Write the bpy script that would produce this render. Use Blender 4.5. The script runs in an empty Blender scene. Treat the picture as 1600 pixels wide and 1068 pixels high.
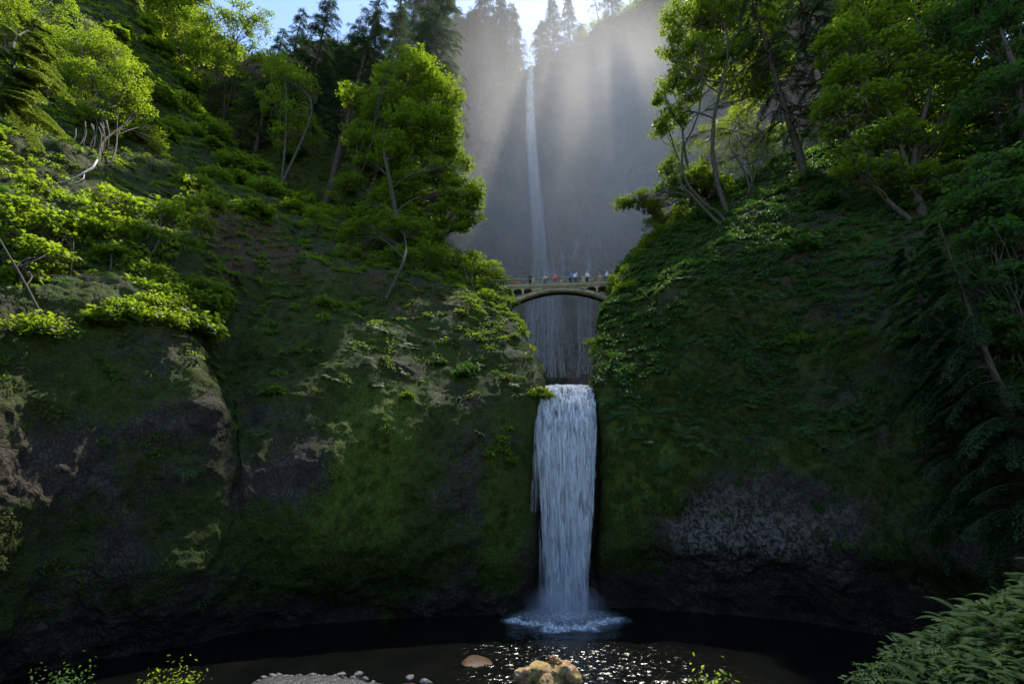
import bpy, bmesh, math, random
import numpy as np
from mathutils import Vector, Matrix, Euler

random.seed(7)
rng = np.random.default_rng(11)
sc = bpy.context.scene
C = sc.collection

# ------------------------------------------------------------------ camera
CAMH, PITCH, F = 8.0, math.radians(20.0), 1600 * 16.0 / 36.0
cp, sp = math.cos(PITCH), math.sin(PITCH)
cam_d = bpy.data.cameras.new('camera'); cam_d.lens = 16.0; cam_d.sensor_width = 36.0
cam_d.clip_start = 0.1; cam_d.clip_end = 6000
cam = bpy.data.objects.new('camera', cam_d); C.objects.link(cam)
cam.location = (0, 0, CAMH); cam.rotation_euler = (math.radians(90) + PITCH, 0, 0)
sc.camera = cam

# ------------------------------------------------------------------ sky and sun
SUN_EL, SUN_AZ = math.radians(65.0), math.radians(17.0)      # azimuth measured from +Y towards +X
w = bpy.data.worlds.new('World'); sc.world = w; w.use_nodes = True
nt = w.node_tree; nt.nodes.clear()
wo = nt.nodes.new('ShaderNodeOutputWorld'); bg = nt.nodes.new('ShaderNodeBackground')
sky = nt.nodes.new('ShaderNodeTexSky'); sky.sky_type = 'NISHITA'; sky.sun_disc = False
sky.sun_elevation = SUN_EL; sky.sun_rotation = SUN_AZ; sky.altitude = 100; sky.dust_density = 0.25; sky.ozone_density = 2.5
nt.links.new(sky.outputs[0], bg.inputs[0]); bg.inputs[1].default_value = 0.15
nt.links.new(bg.outputs[0], wo.inputs[0])
sd = bpy.data.lights.new('sun', 'SUN'); sd.energy = 4.4; sd.angle = math.radians(0.6); sd.color = (1.0, 0.94, 0.82)
sun = bpy.data.objects.new('sun', sd); C.objects.link(sun)
sdir = Vector((math.sin(SUN_AZ) * math.cos(SUN_EL), math.cos(SUN_AZ) * math.cos(SUN_EL), math.sin(SUN_EL)))
sun.rotation_euler = sdir.to_track_quat('Z', 'Y').to_euler(); sun.location = sdir * 400
sc.view_settings.view_transform = 'Standard'; sc.view_settings.look = 'None'
sc.view_settings.exposure = 1.25; sc.view_settings.gamma = 1.0
sc.render.engine = 'CYCLES'
cy = sc.cycles
cy.use_denoising = True; cy.max_bounces = 6; cy.diffuse_bounces = 3; cy.glossy_bounces = 2
cy.transmission_bounces = 3; cy.transparent_max_bounces = 12; cy.volume_bounces = 1
cy.sample_clamp_indirect = 3.0; cy.denoising_prefilter = 'FAST'; cy.volume_step_rate = 2.0; cy.volume_max_steps = 96
cy.caustics_reflective = False; cy.caustics_refractive = False

# ------------------------------------------------------------------ helpers
def W(px, py, Y):
    """world point on the photograph's ray through (px, py) at forward distance Y"""
    dx, du = (px - 800) / F, (534 - py) / F
    d = Vector((dx, cp - du * sp, sp + du * cp))
    k = Y / d.y
    return Vector((d.x * k, Y, CAMH + d.z * k))
def Wz(px, Y, z):
    zc = Y * cp + (z - CAMH) * sp
    return Vector(((px - 800) * zc / F, Y, z))
def proj(P):
    P = np.asarray(P, dtype=float)
    y, z = P[..., 1], P[..., 2] - CAMH
    zc = np.maximum(y * cp + z * sp, 1e-3); up = -y * sp + z * cp
    return 800 + P[..., 0] / zc * F, 534 - up / zc * F

def tag(o, label=None, cat=None, group=None, kind=None):
    if label: o['label'] = label
    if cat: o['category'] = cat
    if group: o['group'] = group
    if kind: o['kind'] = kind
    return o
def mesh_obj(name, V, faces, mat=None, parent=None, smooth=False, attrs=None, link=True):
    """V (n,3); faces: (m,k) array or list of lists"""
    me = bpy.data.meshes.new(name)
    V = np.asarray(V, dtype=np.float32)
    me.vertices.add(len(V)); me.vertices.foreach_set('co', V.ravel())
    if isinstance(faces, np.ndarray):
        m, k = faces.shape
        me.loops.add(m * k); me.loops.foreach_set('vertex_index', faces.astype(np.int32).ravel())
        me.polygons.add(m)
        me.polygons.foreach_set('loop_start', np.arange(0, m * k, k, dtype=np.int32))
        me.polygons.foreach_set('loop_total', np.full(m, k, dtype=np.int32))
    else:
        tot = np.array([len(f) for f in faces], dtype=np.int32)
        flat = np.array([i for f in faces for i in f], dtype=np.int32)
        me.loops.add(len(flat)); me.loops.foreach_set('vertex_index', flat)
        me.polygons.add(len(tot))
        me.polygons.foreach_set('loop_start', np.concatenate([[0], np.cumsum(tot)[:-1]]).astype(np.int32))
        me.polygons.foreach_set('loop_total', tot)
    if smooth: me.polygons.foreach_set('use_smooth', np.ones(len(me.polygons), dtype=bool))
    if attrs:
        for k_, a in attrs.items():
            at = me.attributes.new(k_, 'FLOAT', 'POINT'); at.data.foreach_set('value', np.asarray(a, dtype=np.float32))
    me.update(calc_edges=True)
    if mat: me.materials.append(mat)
    o = bpy.data.objects.new(name, me)
    if link: C.objects.link(o)
    if parent: o.parent = parent
    return o
def empty(name, loc=(0, 0, 0), rz=0.0):
    o = bpy.data.objects.new(name, None); C.objects.link(o); o.location = loc; o.rotation_euler = (0, 0, rz)
    o.empty_display_size = 0.3
    return o

def _hash(ix, iy, iz, s):
    h = (ix * 374761393 + iy * 668265263 + iz * 2147483647 + s * 974634777) & 0xFFFFFFFF
    h = ((h ^ (h >> 13)) * 1274126177) & 0xFFFFFFFF
    h = (h ^ (h >> 16)) & 0xFFFFFFFF
    return h.astype(np.float64) / 4294967295.0
def vnoise(P, seed=0):
    P = np.asarray(P, dtype=float); I = np.floor(P).astype(np.int64); f = P - I; f = f * f * (3 - 2 * f)
    r = 0
    for dx in (0, 1):
        wx = f[:, 0] if dx else 1 - f[:, 0]
        for dy in (0, 1):
            wy = f[:, 1] if dy else 1 - f[:, 1]
            for dz in (0, 1):
                wz = f[:, 2] if dz else 1 - f[:, 2]
                r = r + wx * wy * wz * _hash(I[:, 0] + dx, I[:, 1] + dy, I[:, 2] + dz, seed)
    return r * 2 - 1
def fbm(P, scale, octv=4, seed=0, gain=0.5, ridged=False):
    P = np.asarray(P, dtype=float) / scale; a = 1.0; r = 0; t = 0
    for i in range(octv):
        n = vnoise(P, seed + i * 17)
        if ridged: n = 1 - 2 * np.abs(n)
        r = r + a * n; t += a; a *= gain; P = P * 2.03 + 13.7
    return r / t
def smooth(a, b, x):
    t = np.clip((x - a) / (b - a), 0, 1); return t * t * (3 - 2 * t)

def catmull(P, n):
    """P (k, ..., 3) control points along axis 0 -> n samples"""
    k = len(P); t = np.linspace(0, k - 1, n); i = np.minimum(t.astype(int), k - 2); f = (t - i).reshape((-1,) + (1,) * (P.ndim - 1))
    p0, p1, p2, p3 = P[np.maximum(i - 1, 0)], P[i], P[i + 1], P[np.minimum(i + 2, k - 1)]
    T = 0.4
    m1, m2 = (p2 - p0) * T, (p3 - p1) * T
    return (2*f**3-3*f**2+1)*p1 + (f**3-2*f**2+f)*m1 + (-2*f**3+3*f**2)*p2 + (f**3-f**2)*m2

class Sheet: pass
def sheet(name, rows, nu, nv, disp, mat, flip=False, attr_fn=None):
    G = np.array([[tuple(p) for p in r] for r in rows])          # rows x cols x 3
    G = catmull(G, nv); G = catmull(G.transpose(1, 0, 2), nu).transpose(1, 0, 2)
    def normals(G):
        du = np.gradient(G, axis=1); dv = np.gradient(G, axis=0)
        n = np.cross(du, dv); n /= np.linalg.norm(n, axis=2, keepdims=True) + 1e-9
        return -n if flip else n
    N = normals(G)
    P = G.reshape(-1, 3); d = disp(P, N.reshape(-1, 3))
    G2 = (P + d).reshape(G.shape)
    N2 = normals(G2)
    idx = np.arange(nu * nv).reshape(nv, nu)
    a, b, c, e = idx[:-1, :-1].ravel(), idx[:-1, 1:].ravel(), idx[1:, 1:].ravel(), idx[1:, :-1].ravel()
    faces = np.stack([a, b, c, e] if not flip else [a, e, c, b], 1)
    attrs = attr_fn(G2.reshape(-1, 3), N2.reshape(-1, 3)) if attr_fn else None
    o = mesh_obj(name, G2.reshape(-1, 3), faces, mat, smooth=True, attrs=attrs)
    s = Sheet(); s.G = G2; s.N = N2; s.o = o; s.attrs = attrs
    # cell areas for uniform sampling
    A = np.linalg.norm(np.cross(G2[1:, :-1] - G2[:-1, :-1], G2[:-1, 1:] - G2[:-1, :-1]), axis=2)
    s.cdf = np.cumsum(A.ravel()); s.area = s.cdf[-1]; s.shape = A.shape
    return s
def sample(s, n, rng=rng):
    k = np.searchsorted(s.cdf, rng.random(n) * s.area); k = np.minimum(k, len(s.cdf) - 1)
    i, j = k // s.shape[1], k % s.shape[1]
    u, v = rng.random(n)[:, None], rng.random(n)[:, None]
    P = s.G[i, j] * (1-u) * (1-v) + s.G[i, j+1] * u * (1-v) + s.G[i+1, j] * (1-u) * v + s.G[i+1, j+1] * u * v
    return P, s.N[i, j], i * s.G.shape[1] + j
def surface_at(s, px, py):
    """nearest terrain point of a sheet to a photograph position (a visible one)"""
    if not hasattr(s, 'pp'):
        s.pp = proj(s.G.reshape(-1, 3)); 
    x, y = s.pp; d = (x - px) ** 2 + (y - py) ** 2
    Yv = s.G.reshape(-1, 3)[:, 1]
    near = np.where(d < max(d.min() * 1.5, 36))[0]
    k = near[np.argmin(Yv[near])]
    return Vector(s.G.reshape(-1, 3)[k]), Vector(s.N.reshape(-1, 3)[k])

# ------------------------------------------------------------------ materials
class NG:
    def __init__(s, name):
        s.m = bpy.data.materials.new(name); s.m.use_nodes = True; s.t = s.m.node_tree; s.t.nodes.clear()
        s.out = s.n('ShaderNodeOutputMaterial')
    def n(s, typ, **kw):
        nd = s.t.nodes.new(typ)
        for k, v in kw.items(): setattr(nd, k, v)
        return nd
    def l(s, a, b): s.t.links.new(a, b)
    def val(s, sock, v):
        if isinstance(v, bpy.types.NodeSocket): s.l(v, sock)
        elif v is not None: sock.default_value = v if not (isinstance(v, tuple) and len(v) == 3 and sock.type == 'RGBA') else (*v, 1)
    def noise(s, scale, detail=4, rough=0.55, vec=None, dist=0.0):
        nd = s.n('ShaderNodeTexNoise'); nd.inputs['Scale'].default_value = scale; nd.inputs['Detail'].default_value = detail
        nd.inputs['Roughness'].default_value = rough; nd.inputs['Distortion'].default_value = dist
        s.l(vec if vec else s.pos(), nd.inputs['Vector']); return nd.outputs['Fac']
    def voro(s, scale, vec=None, feature='F1', out='Distance'):
        nd = s.n('ShaderNodeTexVoronoi', feature=feature); nd.inputs['Scale'].default_value = scale
        s.l(vec if vec else s.pos(), nd.inputs['Vector']); return nd.outputs[out]
    def pos(s):
        if not hasattr(s, '_p'): s._p = s.n('ShaderNodeNewGeometry').outputs['Position']
        return s._p
    def obj(s):
        if not hasattr(s, '_o'): s._o = s.n('ShaderNodeTexCoord').outputs['Object']
        return s._o
    def scalev(s, vec, sc_):
        nd = s.n('ShaderNodeMapping'); nd.inputs['Scale'].default_value = sc_; s.l(vec, nd.inputs['Vector']); return nd.outputs[0]
    def math(s, op, a, b=None, c=None, clamp=False):
        nd = s.n('ShaderNodeMath', operation=op, use_clamp=clamp)
        for i, v in enumerate((a, b, c)):
            if v is not None: s.val(nd.inputs[i], v)
        return nd.outputs[0]
    def ramp(s, fac, stops, interp='LINEAR'):
        nd = s.n('ShaderNodeValToRGB'); cr = nd.color_ramp; cr.interpolation = interp
        while len(cr.elements) < len(stops): cr.elements.new(0.5)
        for e, (p, c) in zip(cr.elements, stops):
            e.position = p; e.color = (c, c, c, 1) if isinstance(c, (int, float)) else (*c, 1)
        s.l(fac, nd.inputs[0]); return nd.outputs[0]
    def mix(s, fac, a, b, mode='MIX'):
        nd = s.n('ShaderNodeMix', data_type='RGBA', blend_type=mode)
        s.val(nd.inputs[0], fac); s.val(nd.inputs[6], a); s.val(nd.inputs[7], b); return nd.outputs[2]
    def attr(s, name):
        nd = s.n('ShaderNodeAttribute', attribute_name=name); return nd.outputs['Fac']
    def bump(s, h, strength=0.5, dist=0.1):
        nd = s.n('ShaderNodeBump'); nd.inputs['Strength'].default_value = strength; nd.inputs['Distance'].default_value = dist
        s.l(h, nd.inputs['Height']); return nd.outputs[0]
    def pbr(s, col, rough=0.8, spec=0.3, normal=None, **kw):
        p = s.n('ShaderNodeBsdfPrincipled'); s.val(p.inputs['Base Color'], col); s.val(p.inputs['Roughness'], rough)
        s.val(p.inputs['Specular IOR Level'], spec)
        if normal: s.l(normal, p.inputs['Normal'])
        for k, v in kw.items(): s.val(p.inputs[k.replace('_', ' ')], v)
        return p
    def done(s, sh): s.l(sh.outputs[0], s.out.inputs['Surface']); return s.m

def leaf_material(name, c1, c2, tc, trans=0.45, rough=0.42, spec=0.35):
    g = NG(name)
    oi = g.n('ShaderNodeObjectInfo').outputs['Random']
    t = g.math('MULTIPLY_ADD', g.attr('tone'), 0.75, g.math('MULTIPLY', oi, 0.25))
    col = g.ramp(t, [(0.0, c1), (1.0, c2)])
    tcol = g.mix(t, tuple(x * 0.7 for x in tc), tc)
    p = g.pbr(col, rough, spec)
    tr = g.n('ShaderNodeBsdfTranslucent'); g.l(tcol, tr.inputs[0])
    mx = g.n('ShaderNodeMixShader'); mx.inputs[0].default_value = trans
    g.l(p.outputs[0], mx.inputs[1]); g.l(tr.outputs[0], mx.inputs[2])
    return g.done(mx)

def cliff_material(name, far=False):
    g = NG(name)
    moss, pale, soil = g.attr('moss'), g.attr('pale'), g.attr('soil')
    wn = g.n('ShaderNodeTexNoise'); wn.inputs['Scale'].default_value = 0.9 if not far else 0.25; wn.inputs['Detail'].default_value = 4; g.l(g.pos(), wn.inputs['Vector'])
    wm = g.n('ShaderNodeVectorMath', operation='MULTIPLY_ADD'); g.l(wn.outputs['Color'], wm.inputs[0]); wm.inputs[1].default_value = (1.6,) * 3 if not far else (9,) * 3; g.l(g.pos(), wm.inputs[2])
    rs = g.scalev(wm.outputs[0], (1, 1, 0.6 if not far else 0.3))
    v1 = g.voro(1.1 if not far else 0.35, rs); v2 = g.voro(3.2 if not far else 0.9, rs, 'DISTANCE_TO_EDGE')
    n1 = g.noise(0.5, 8, 0.65); n2 = g.noise(4.0, 6, 0.7); n3 = g.noise(0.12, 4, 0.6)
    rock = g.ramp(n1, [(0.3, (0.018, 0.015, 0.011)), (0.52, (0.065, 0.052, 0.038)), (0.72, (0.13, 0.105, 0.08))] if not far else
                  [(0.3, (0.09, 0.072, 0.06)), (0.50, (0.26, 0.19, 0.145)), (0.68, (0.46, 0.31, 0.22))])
    rock = g.mix(g.math('MULTIPLY', g.ramp(v2, [(0.0, 0.8), (0.14, 0.0)]), g.ramp(n1, [(0.4, 0.2), (0.6, 1.0)])), rock, (0.012, 0.011, 0.010))
    palec = g.ramp(n2, [(0.35, (0.07, 0.065, 0.06)), (0.6, (0.22, 0.19, 0.145)), (0.8, (0.33, 0.285, 0.22))])
    vcol = g.voro(6.0, rs, 'F1', 'Color'); vs_ = g.n('ShaderNodeSeparateColor'); g.l(vcol, vs_.inputs[0])
    chip = g.math('MULTIPLY', g.ramp(g.math('ADD', vs_.outputs[0], g.math('MULTIPLY', g.math('SUBTRACT', g.noise(7.0, 5, 0.75), 0.5), 1.2)), [(0.30, 1.0), (0.62, 0.0)]), 0.85)
    palec = g.mix(chip, palec, (0.018, 0.017, 0.013))
    rock = g.mix(pale, rock, palec)
    mossc = g.ramp(g.noise(1.7, 8, 0.7), [(0.3, (0.016, 0.026, 0.007)), (0.5, (0.038, 0.052, 0.010)), (0.72, (0.075, 0.085, 0.012))])
    mossc = g.mix(g.ramp(n3, [(0.45, 0.0), (0.6, 1.0)]), mossc, g.ramp(n2, [(0.3, (0.026, 0.042, 0.009)), (0.7, (0.070, 0.098, 0.014))]))
    mossc = g.mix(g.math('MULTIPLY', g.attr('lush'), 0.85), mossc, g.ramp(g.noise(2.6, 7, 0.7, g.scalev(g.pos(), (1.5, 1.5, 0.5))), [(0.3, (0.030, 0.055, 0.008)), (0.55, (0.085, 0.125, 0.014)), (0.75, (0.15, 0.19, 0.022))]))
    mm = g.math('ADD', moss, g.math('MULTIPLY', g.math('SUBTRACT', n2, 0.5), 1.6))
    mm = g.ramp(mm, [(0.38, 0.0), (0.60, 1.0)])
    col = g.mix(mm, rock, mossc)
    soilc = g.ramp(n2, [(0.3, (0.035, 0.022, 0.012)), (0.7, (0.13, 0.085, 0.045))])
    sm = g.ramp(g.math('ADD', soil, g.math('MULTIPLY', g.math('SUBTRACT', n2, 0.5), 1.0)), [(0.4, 0.0), (0.65, 1.0)])
    col = g.mix(sm, col, soilc)
    h = g.math('ADD', g.math('MULTIPLY', v1, 0.8), g.math('ADD', g.math('MULTIPLY', g.math('ADD', n2, g.noise(13.0 if not far else 1.5, 5, 0.7)), 0.6), g.ramp(v2, [(0, 0.0), (0.2, 0.35)])))
    nrm = g.bump(h, 0.9, 0.35 if not far else 1.2)
    wet = g.ramp(n1, [(0.35, 0.6), (0.6, 0.95)])
    return g.done(g.pbr(col, wet, 0.12, nrm))

M = {}
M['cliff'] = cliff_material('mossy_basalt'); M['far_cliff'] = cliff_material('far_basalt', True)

# ------------------------------------------------------------------ terrain
def noise_disp(a1, s1, a2, s2, ridge=0.0):
    def f(P, N):
        d = fbm(P, s1, 5, 3) * a1 + fbm(P * np.array([1, 1, 0.6]), s2, 4, 9, 0.55, True) * a2
        d = d + np.abs(fbm(P, s1 * 2.5, 3, 31)) * ridge + fbm(P, 0.7, 3, 37, 0.6) * 0.16
        d = d * np.where(P[:, 1] > 40, 0.2 + 0.8 * smooth(3.2, 7.5, np.abs(P[:, 0] - 5.4)), 1.0)
        return N * d[:, None]
    return f
BLp = [-1000, -220, 0, 150, 290, 380, 500, 640, 750, 836, 838, 800]
BLy = [6, 19, 25, 28.5, 31, 34, 36.5, 39, 40.8, 42.2, 48, 64]
L = []
L.append([Wz(p, y + 1.5, -3.5) for p, y in zip(BLp, BLy)])
L.append([Wz(p, y + 2.2, -0.3) for p, y in zip(BLp, BLy)])
L.append([Wz(p, y + 0.9, 2.0) for p, y in zip(BLp, BLy)])
L.append([Wz(p, y - 0.4, 4.5) for p, y in zip(BLp, BLy)])
L.append([W(*t) for t in [(-1000,700,6),(-220,790,18.5),(0,800,24.3),(170,790,28),(310,790,30.5),(370,790,33.2),(500,780,35.6),(640,780,38.2),(750,770,40),(832,770,42),(836,760,48),(800,760,64)]])
L.append([W(*t) for t in [(-1000,400,7),(-220,620,19),(0,640,24.6),(190,650,28.0),(325,640,30.8),(362,660,35.5),(500,660,37),(640,690,38.6),(750,680,40.6),(834,680,42.2),(838,680,48),(800,680,64)]])
L.append([W(*t) for t in [(-1000,200,8),(-220,460,20.5),(0,500,26),(180,515,29.2),(300,545,31.6),(358,600,37.5),(500,590,39),(640,625,40.4),(750,600,43),(842,592,43.4),(844,592,50),(800,600,66)]])
L.append([W(*t) for t in [(-1000,0,10),(-220,380,24),(0,415,28.5),(170,440,32),(310,480,36),(380,520,41),(500,505,43),(640,510,46),(740,515,48),(812,512,50),(802,520,57),(760,530,70)]])
L.append([W(*t) for t in [(-1000,-200,13),(-220,240,29),(0,280,34),(160,310,39),(310,385,42),(400,410,46),(500,425,48),(620,440,52),(715,450,55),(782,458,59),(765,465,65),(710,480,78)]])
L.append([W(*t) for t in [(-1000,-400,18),(-220,80,38),(0,120,46),(140,160,52),(260,235,57),(370,310,59),(480,345,60),(590,380,62),(670,400,62),(725,415,66),(695,430,74),(640,450,86)]])
L.append([W(*t) for t in [(-1000,-700,24),(-220,-250,58),(60,-140,72),(180,-50,77),(250,80,77),(335,205,75),(430,290,71),(540,345,69),(630,370,68),(690,395,72),(650,420,80),(590,440,92)]])
crest = L[-1]
L.append([p + Vector((0, 7, -3)) for p in crest])
L.append([W(*t) for t in [(-1000,-900,44),(-220,-420,76),(60,-260,90),(190,-130,94),(280,0,93),(385,115,90),(455,170,89),(535,225,89),(620,290,88),(668,372,90),(645,430,96),(590,440,104)]])
ridge = L[-1]
L.append([p + Vector((-4, 12, -6)) for p in ridge])
L.append([Vector((p.x - 25, p.y + 30, 0)) for p in ridge])
def attrs_left(P, N):
    x, y = proj(P)
    n = fbm(P, 5, 4, 51); nn = fbm(P, 2.0, 3, 77)
    moss = 0.54 + n * 0.65 + nn * 0.35
    z = P[:, 2]
    moss += smooth(8, 24, z) * 0.25 - 0.55 * smooth(3, 0.5, z) 
    near = smooth(-10, -22, P[:, 0]) * smooth(16, 8, z)          # bare dark wall at the near end
    moss -= near * 0.10
    moss += 0.5 * np.exp(-((P[:, 0] + 8.5) / 3.2) ** 2) * smooth(20, 14, z)     # long green curtain of moss
    moss -= 0.45 * np.exp(-((P[:, 0] + 3.5) / 2.4) ** 2 - ((z - 8) / 5) ** 2)   # bare chippy rock
    pale = np.clip(fbm(P, 3.0, 4, 91) * 1.6 - 0.25, 0, 1) * smooth(20, 12, z) * 0.8
    pale *= np.clip(np.exp(-((x - 240) / 90) ** 2 - ((y - 700) / 90) ** 2) * 1.6 + 0.22, 0, 1)
    soil = smooth(20, 30, z) * np.clip(0.12 + fbm(P, 7, 4, 15) * 0.8 + 0.8 * np.exp(-((x - 400) / 110) ** 2 - ((y - 385) / 60) ** 2), 0, 1)
    lush = np.exp(-((P[:, 0] + 11.3 + n * 1.5) / 3.0) ** 4) * smooth(20, 17, z) * smooth(3, 7, z) + 0.5 * np.exp(-((P[:, 0] + 1.0) / 1.5) ** 2) * smooth(18, 14, z)
    moss = moss + lush * 0.6
    return dict(moss=np.clip(moss, 0, 1), pale=pale * (1 - np.clip(lush, 0, 1)), soil=soil, lush=np.clip(lush, 0, 1))
S_left = sheet('left_cliff', L, 760, 700, noise_disp(2.1, 7.5, 0.42, 2.2, 1.3), M['cliff'], False, attrs_left)
tag(S_left.o, kind='structure')

BRp = [990, 950, 934, 1010, 1100, 1230, 1370, 1500, 1700, 2400]
BRy = [64, 49, 42.4, 41.4, 39.8, 37, 33, 28.5, 22, 9]
R = []
R.append([Wz(p, y + 1.5, -3.5) for p, y in zip(BRp, BRy)])
R.append([Wz(p, y + 2.6, -0.3) for p, y in zip(BRp, BRy)])
R.append([Wz(p, y + 1.6, 2.0) for p, y in zip(BRp, BRy)])
R.append([Wz(p, y + 0.2, 4.2) for p, y in zip(BRp, BRy)])
R.append([W(*t) for t in [(990,840,64),(950,840,48),(940,840,42.2),(1015,840,40.8),(1110,840,38.6),(1230,840,35.8),(1370,850,32.3),(1500,860,27.8),(1720,880,21),(2500,800,9)]])
R.append([W(*t) for t in [(990,700,64),(950,700,48),(942,700,42.2),(1015,700,41),(1110,705,38.8),(1240,700,36.8),(1380,700,33.6),(1520,700,29),(1740,700,21.5),(2500,550,9.5)]])
R.append([W(*t) for t in [(1000,600,64),(945,590,49),(933,588,43.6),(1015,640,42.8),(1110,650,41),(1240,650,39),(1380,640,35.5),(1525,620,31),(1750,600,23.5),(2500,400,10)]])
R.append([W(*t) for t in [(1030,490,70),(962,500,58),(946,510,50),(1018,530,45),(1110,540,42.6),(1240,530,40.5),(1385,520,36.5),(1530,480,32.5),(1760,440,25),(2500,200,11.5)]])
R.append([W(*t) for t in [(1050,440,78),(985,440,66),(962,450,58),(1030,440,50.5),(1115,430,46),(1245,410,43.2),(1390,390,39),(1540,350,35),(1770,300,27.5),(2500,0,13)]])
R.append([W(*t) for t in [(1090,390,88),(1040,370,76),(1010,390,66),(1055,365,60),(1130,345,54),(1255,310,50),(1395,280,45.5),(1550,230,40),(1780,150,32),(2500,-250,17)]])
R.append([W(*t) for t in [(1140,340,98),(1100,325,84),(1070,335,74),(1105,315,70),(1165,290,66),(1265,240,62),(1400,180,56),(1560,90,50),(1800,-50,40),(2500,-600,24)]])
crestR = R[-1]
R.append([p + Vector((5, 14, -8)) for p in crestR])
R.append([Vector((p.x + 30, p.y + 30, 0)) for p in crestR])
def attrs_right(P, N):
    x, y = proj(P); z = P[:, 2]
    moss = 0.58 + fbm(P, 5, 4, 151) * 0.6 + fbm(P, 2, 3, 157) * 0.25 + smooth(12, 20, z) * 0.1 - 0.6 * smooth(4, 1.5, z)
    pc = Vector(W(1150, 835, 38.5))
    e = np.exp(-((P[:, 0] - pc.x) / 5.0) ** 2 - ((z - pc.z) / 3.0) ** 2)
    pale = np.clip(e * 1.5 - 0.1 + fbm(P, 2.0, 3, 161) * 0.35, 0, 1) * (e > 0.08)
    moss -= 0.9 * e
    moss -= 0.3 * smooth(22, 32, P[:, 0])
    soil = smooth(14, 26, z) * np.clip(0.0 + fbm(P, 6, 4, 165) * 0.9, 0, 1)
    lush = (np.exp(-((P[:, 0] - 11.5) / 3.2) ** 4) * smooth(19, 15, z) * smooth(4, 8, z) * 0.8 + 0.5 * np.clip(fbm(P, 4, 3, 171) * 2, 0, 1)) * (1 - np.clip(e * 2, 0, 1))
    moss = moss + lush * 0.5
    return dict(moss=np.clip(moss, 0, 1), pale=pale, soil=soil, lush=np.clip(lush, 0, 1))
S_right = sheet('right_cliff', R, 620, 560, noise_disp(1.8, 6.5, 0.45, 2.2, 1.0), M['cliff'], False, attrs_right)
tag(S_right.o, kind='structure')

FPx = [240, 400, 510, 620, 720, 826, 850, 960, 1060, 1180, 1320, 1520]
FPy = [82, 92, 102, 116, 132, 147, 147, 143, 135, 122, 105, 88]
crest_py = [120, 100, 75, 100, 104, 106, 98, 28, -25, -60, -60, -80]
FR = []
def frow(dy, pys):
    return [W(p, q, y + dy) for p, q, y in zip(FPx, pys, FPy)]
FR.append([Wz(p, y - 24, 14) for p, y in zip(FPx, FPy)])
FR.append(frow(-20, [590] * 12))
FR.append(frow(-13, [480, 480, 480, 480, 490, 500, 500, 490, 480, 480, 480, 480]))
FR.append(frow(-8, [400, 400, 390, 390, 400, 410, 410, 400, 390, 380, 380, 380]))
FR.append(frow(-5, [330, 320, 310, 300, 300, 310, 310, 290, 280, 270, 260, 250]))
FR.append(frow(-2.5, [240, 230, 210, 200, 200, 210, 210, 180, 160, 140, 120, 100]))
FR.append(frow(-1.0, [170, 150, 120, 140, 140, 150, 150, 90, 50, 20, 0, -20]))
FR.append(frow(0, crest_py))
cF = FR[-1]
FR.append([p + Vector((0, 14, 6 if 4 <= i <= 6 else 9)) for i, p in enumerate(cF)])
FR.append([p + Vector((0, 60, 4)) for p in cF])
def attrs_far(P, N):
    moss = 0.42 + fbm(P, 22, 4, 251) * 0.7 + fbm(P, 6, 3, 253) * 0.3 + 0.5 * smooth(0.35, 0.7, N[:, 2])
    return dict(moss=np.clip(moss, 0, 1), pale=np.clip(fbm(P, 14, 4, 255) * 1.0, 0, 0.5), soil=np.clip(fbm(P, 17, 4, 257) * 1.0, 0, 0.4))
def far_disp(P, N):
    d = fbm(P * np.array([1, 1, 0.45]), 16, 5, 203) * 4.0 + fbm(P * np.array([1, 1, 0.4]), 4.0, 4, 209, 0.55, True) * 1.4
    led = np.sin(P[:, 2] * 0.42 + fbm(P, 20, 3, 211) * 3) * 0.9
    m = 1 - 0.6 * np.exp(-((P[:, 0] - 7) / 5) ** 2)
    return N * ((d + led) * m)[:, None]
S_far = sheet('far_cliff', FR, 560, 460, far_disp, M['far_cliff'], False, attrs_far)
tag(S_far.o, kind='structure')

# ground: gravelly bed of the pool, rising to the near bank the camera looks from; reaches the horizon
def ground_height(x, y):
    z = -2.2 + 8.5 * smooth(16, 2, y)
    m = smooth(5.6, 7.3, x) * smooth(15, 10.5, y) * smooth(0.5, 4, y)
    z = z * (1 - m) + m * (4.5 + 0.40 * np.clip(x - 6.5, 0, 12))
    m = smooth(-3.5, -5.5, x) * smooth(14, 10.5, y) * smooth(0.5, 4, y)
    z = z * (1 - m) + m * 4.0
    q = np.stack([np.ravel(x), np.ravel(y), np.zeros(np.size(x))], 1); wv = fbm(q, 3.0, 4, 333).reshape(np.shape(x))
    bar = smooth(-3.0, -7.0, x + wv * 3.0) * smooth(-18, -11, x) * smooth(28.6 , 25.8, y + wv * 1.6 + 0.10 * (x + 11)) * smooth(16, 20, y) * 2.55
    sh = smooth(-9.5, -6.0, x) * smooth(6.5, 1.5, x) * smooth(28.0, 25.5, y + wv * 1.2) * smooth(16, 20, y) * 2.17
    return z + np.maximum(bar, sh)
gx = np.concatenate([-np.geomspace(700, 42, 20), np.linspace(-40, 40, 330), np.geomspace(42, 700, 20)])
gy = np.concatenate([-np.geomspace(700, 12, 16), np.linspace(-10, 60, 300), np.geomspace(62, 700, 20)])
GX, GY = np.meshgrid(gx, gy)
P = np.stack([GX.ravel(), GY.ravel(), np.zeros(GX.size)], 1)
loc = smooth(60, 30, np.abs(P[:, 0])) * smooth(80, 50, P[:, 1])
P[:, 2] = ground_height(P[:, 0], P[:, 1]) * loc + (1 - loc) * -3.0
P[:, 2] += (fbm(P, 2.2, 4, 300) * 0.18 + fbm(P, 0.7, 2, 305) * 0.05) * loc
idx = np.arange(GX.size).reshape(GX.shape)
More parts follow.
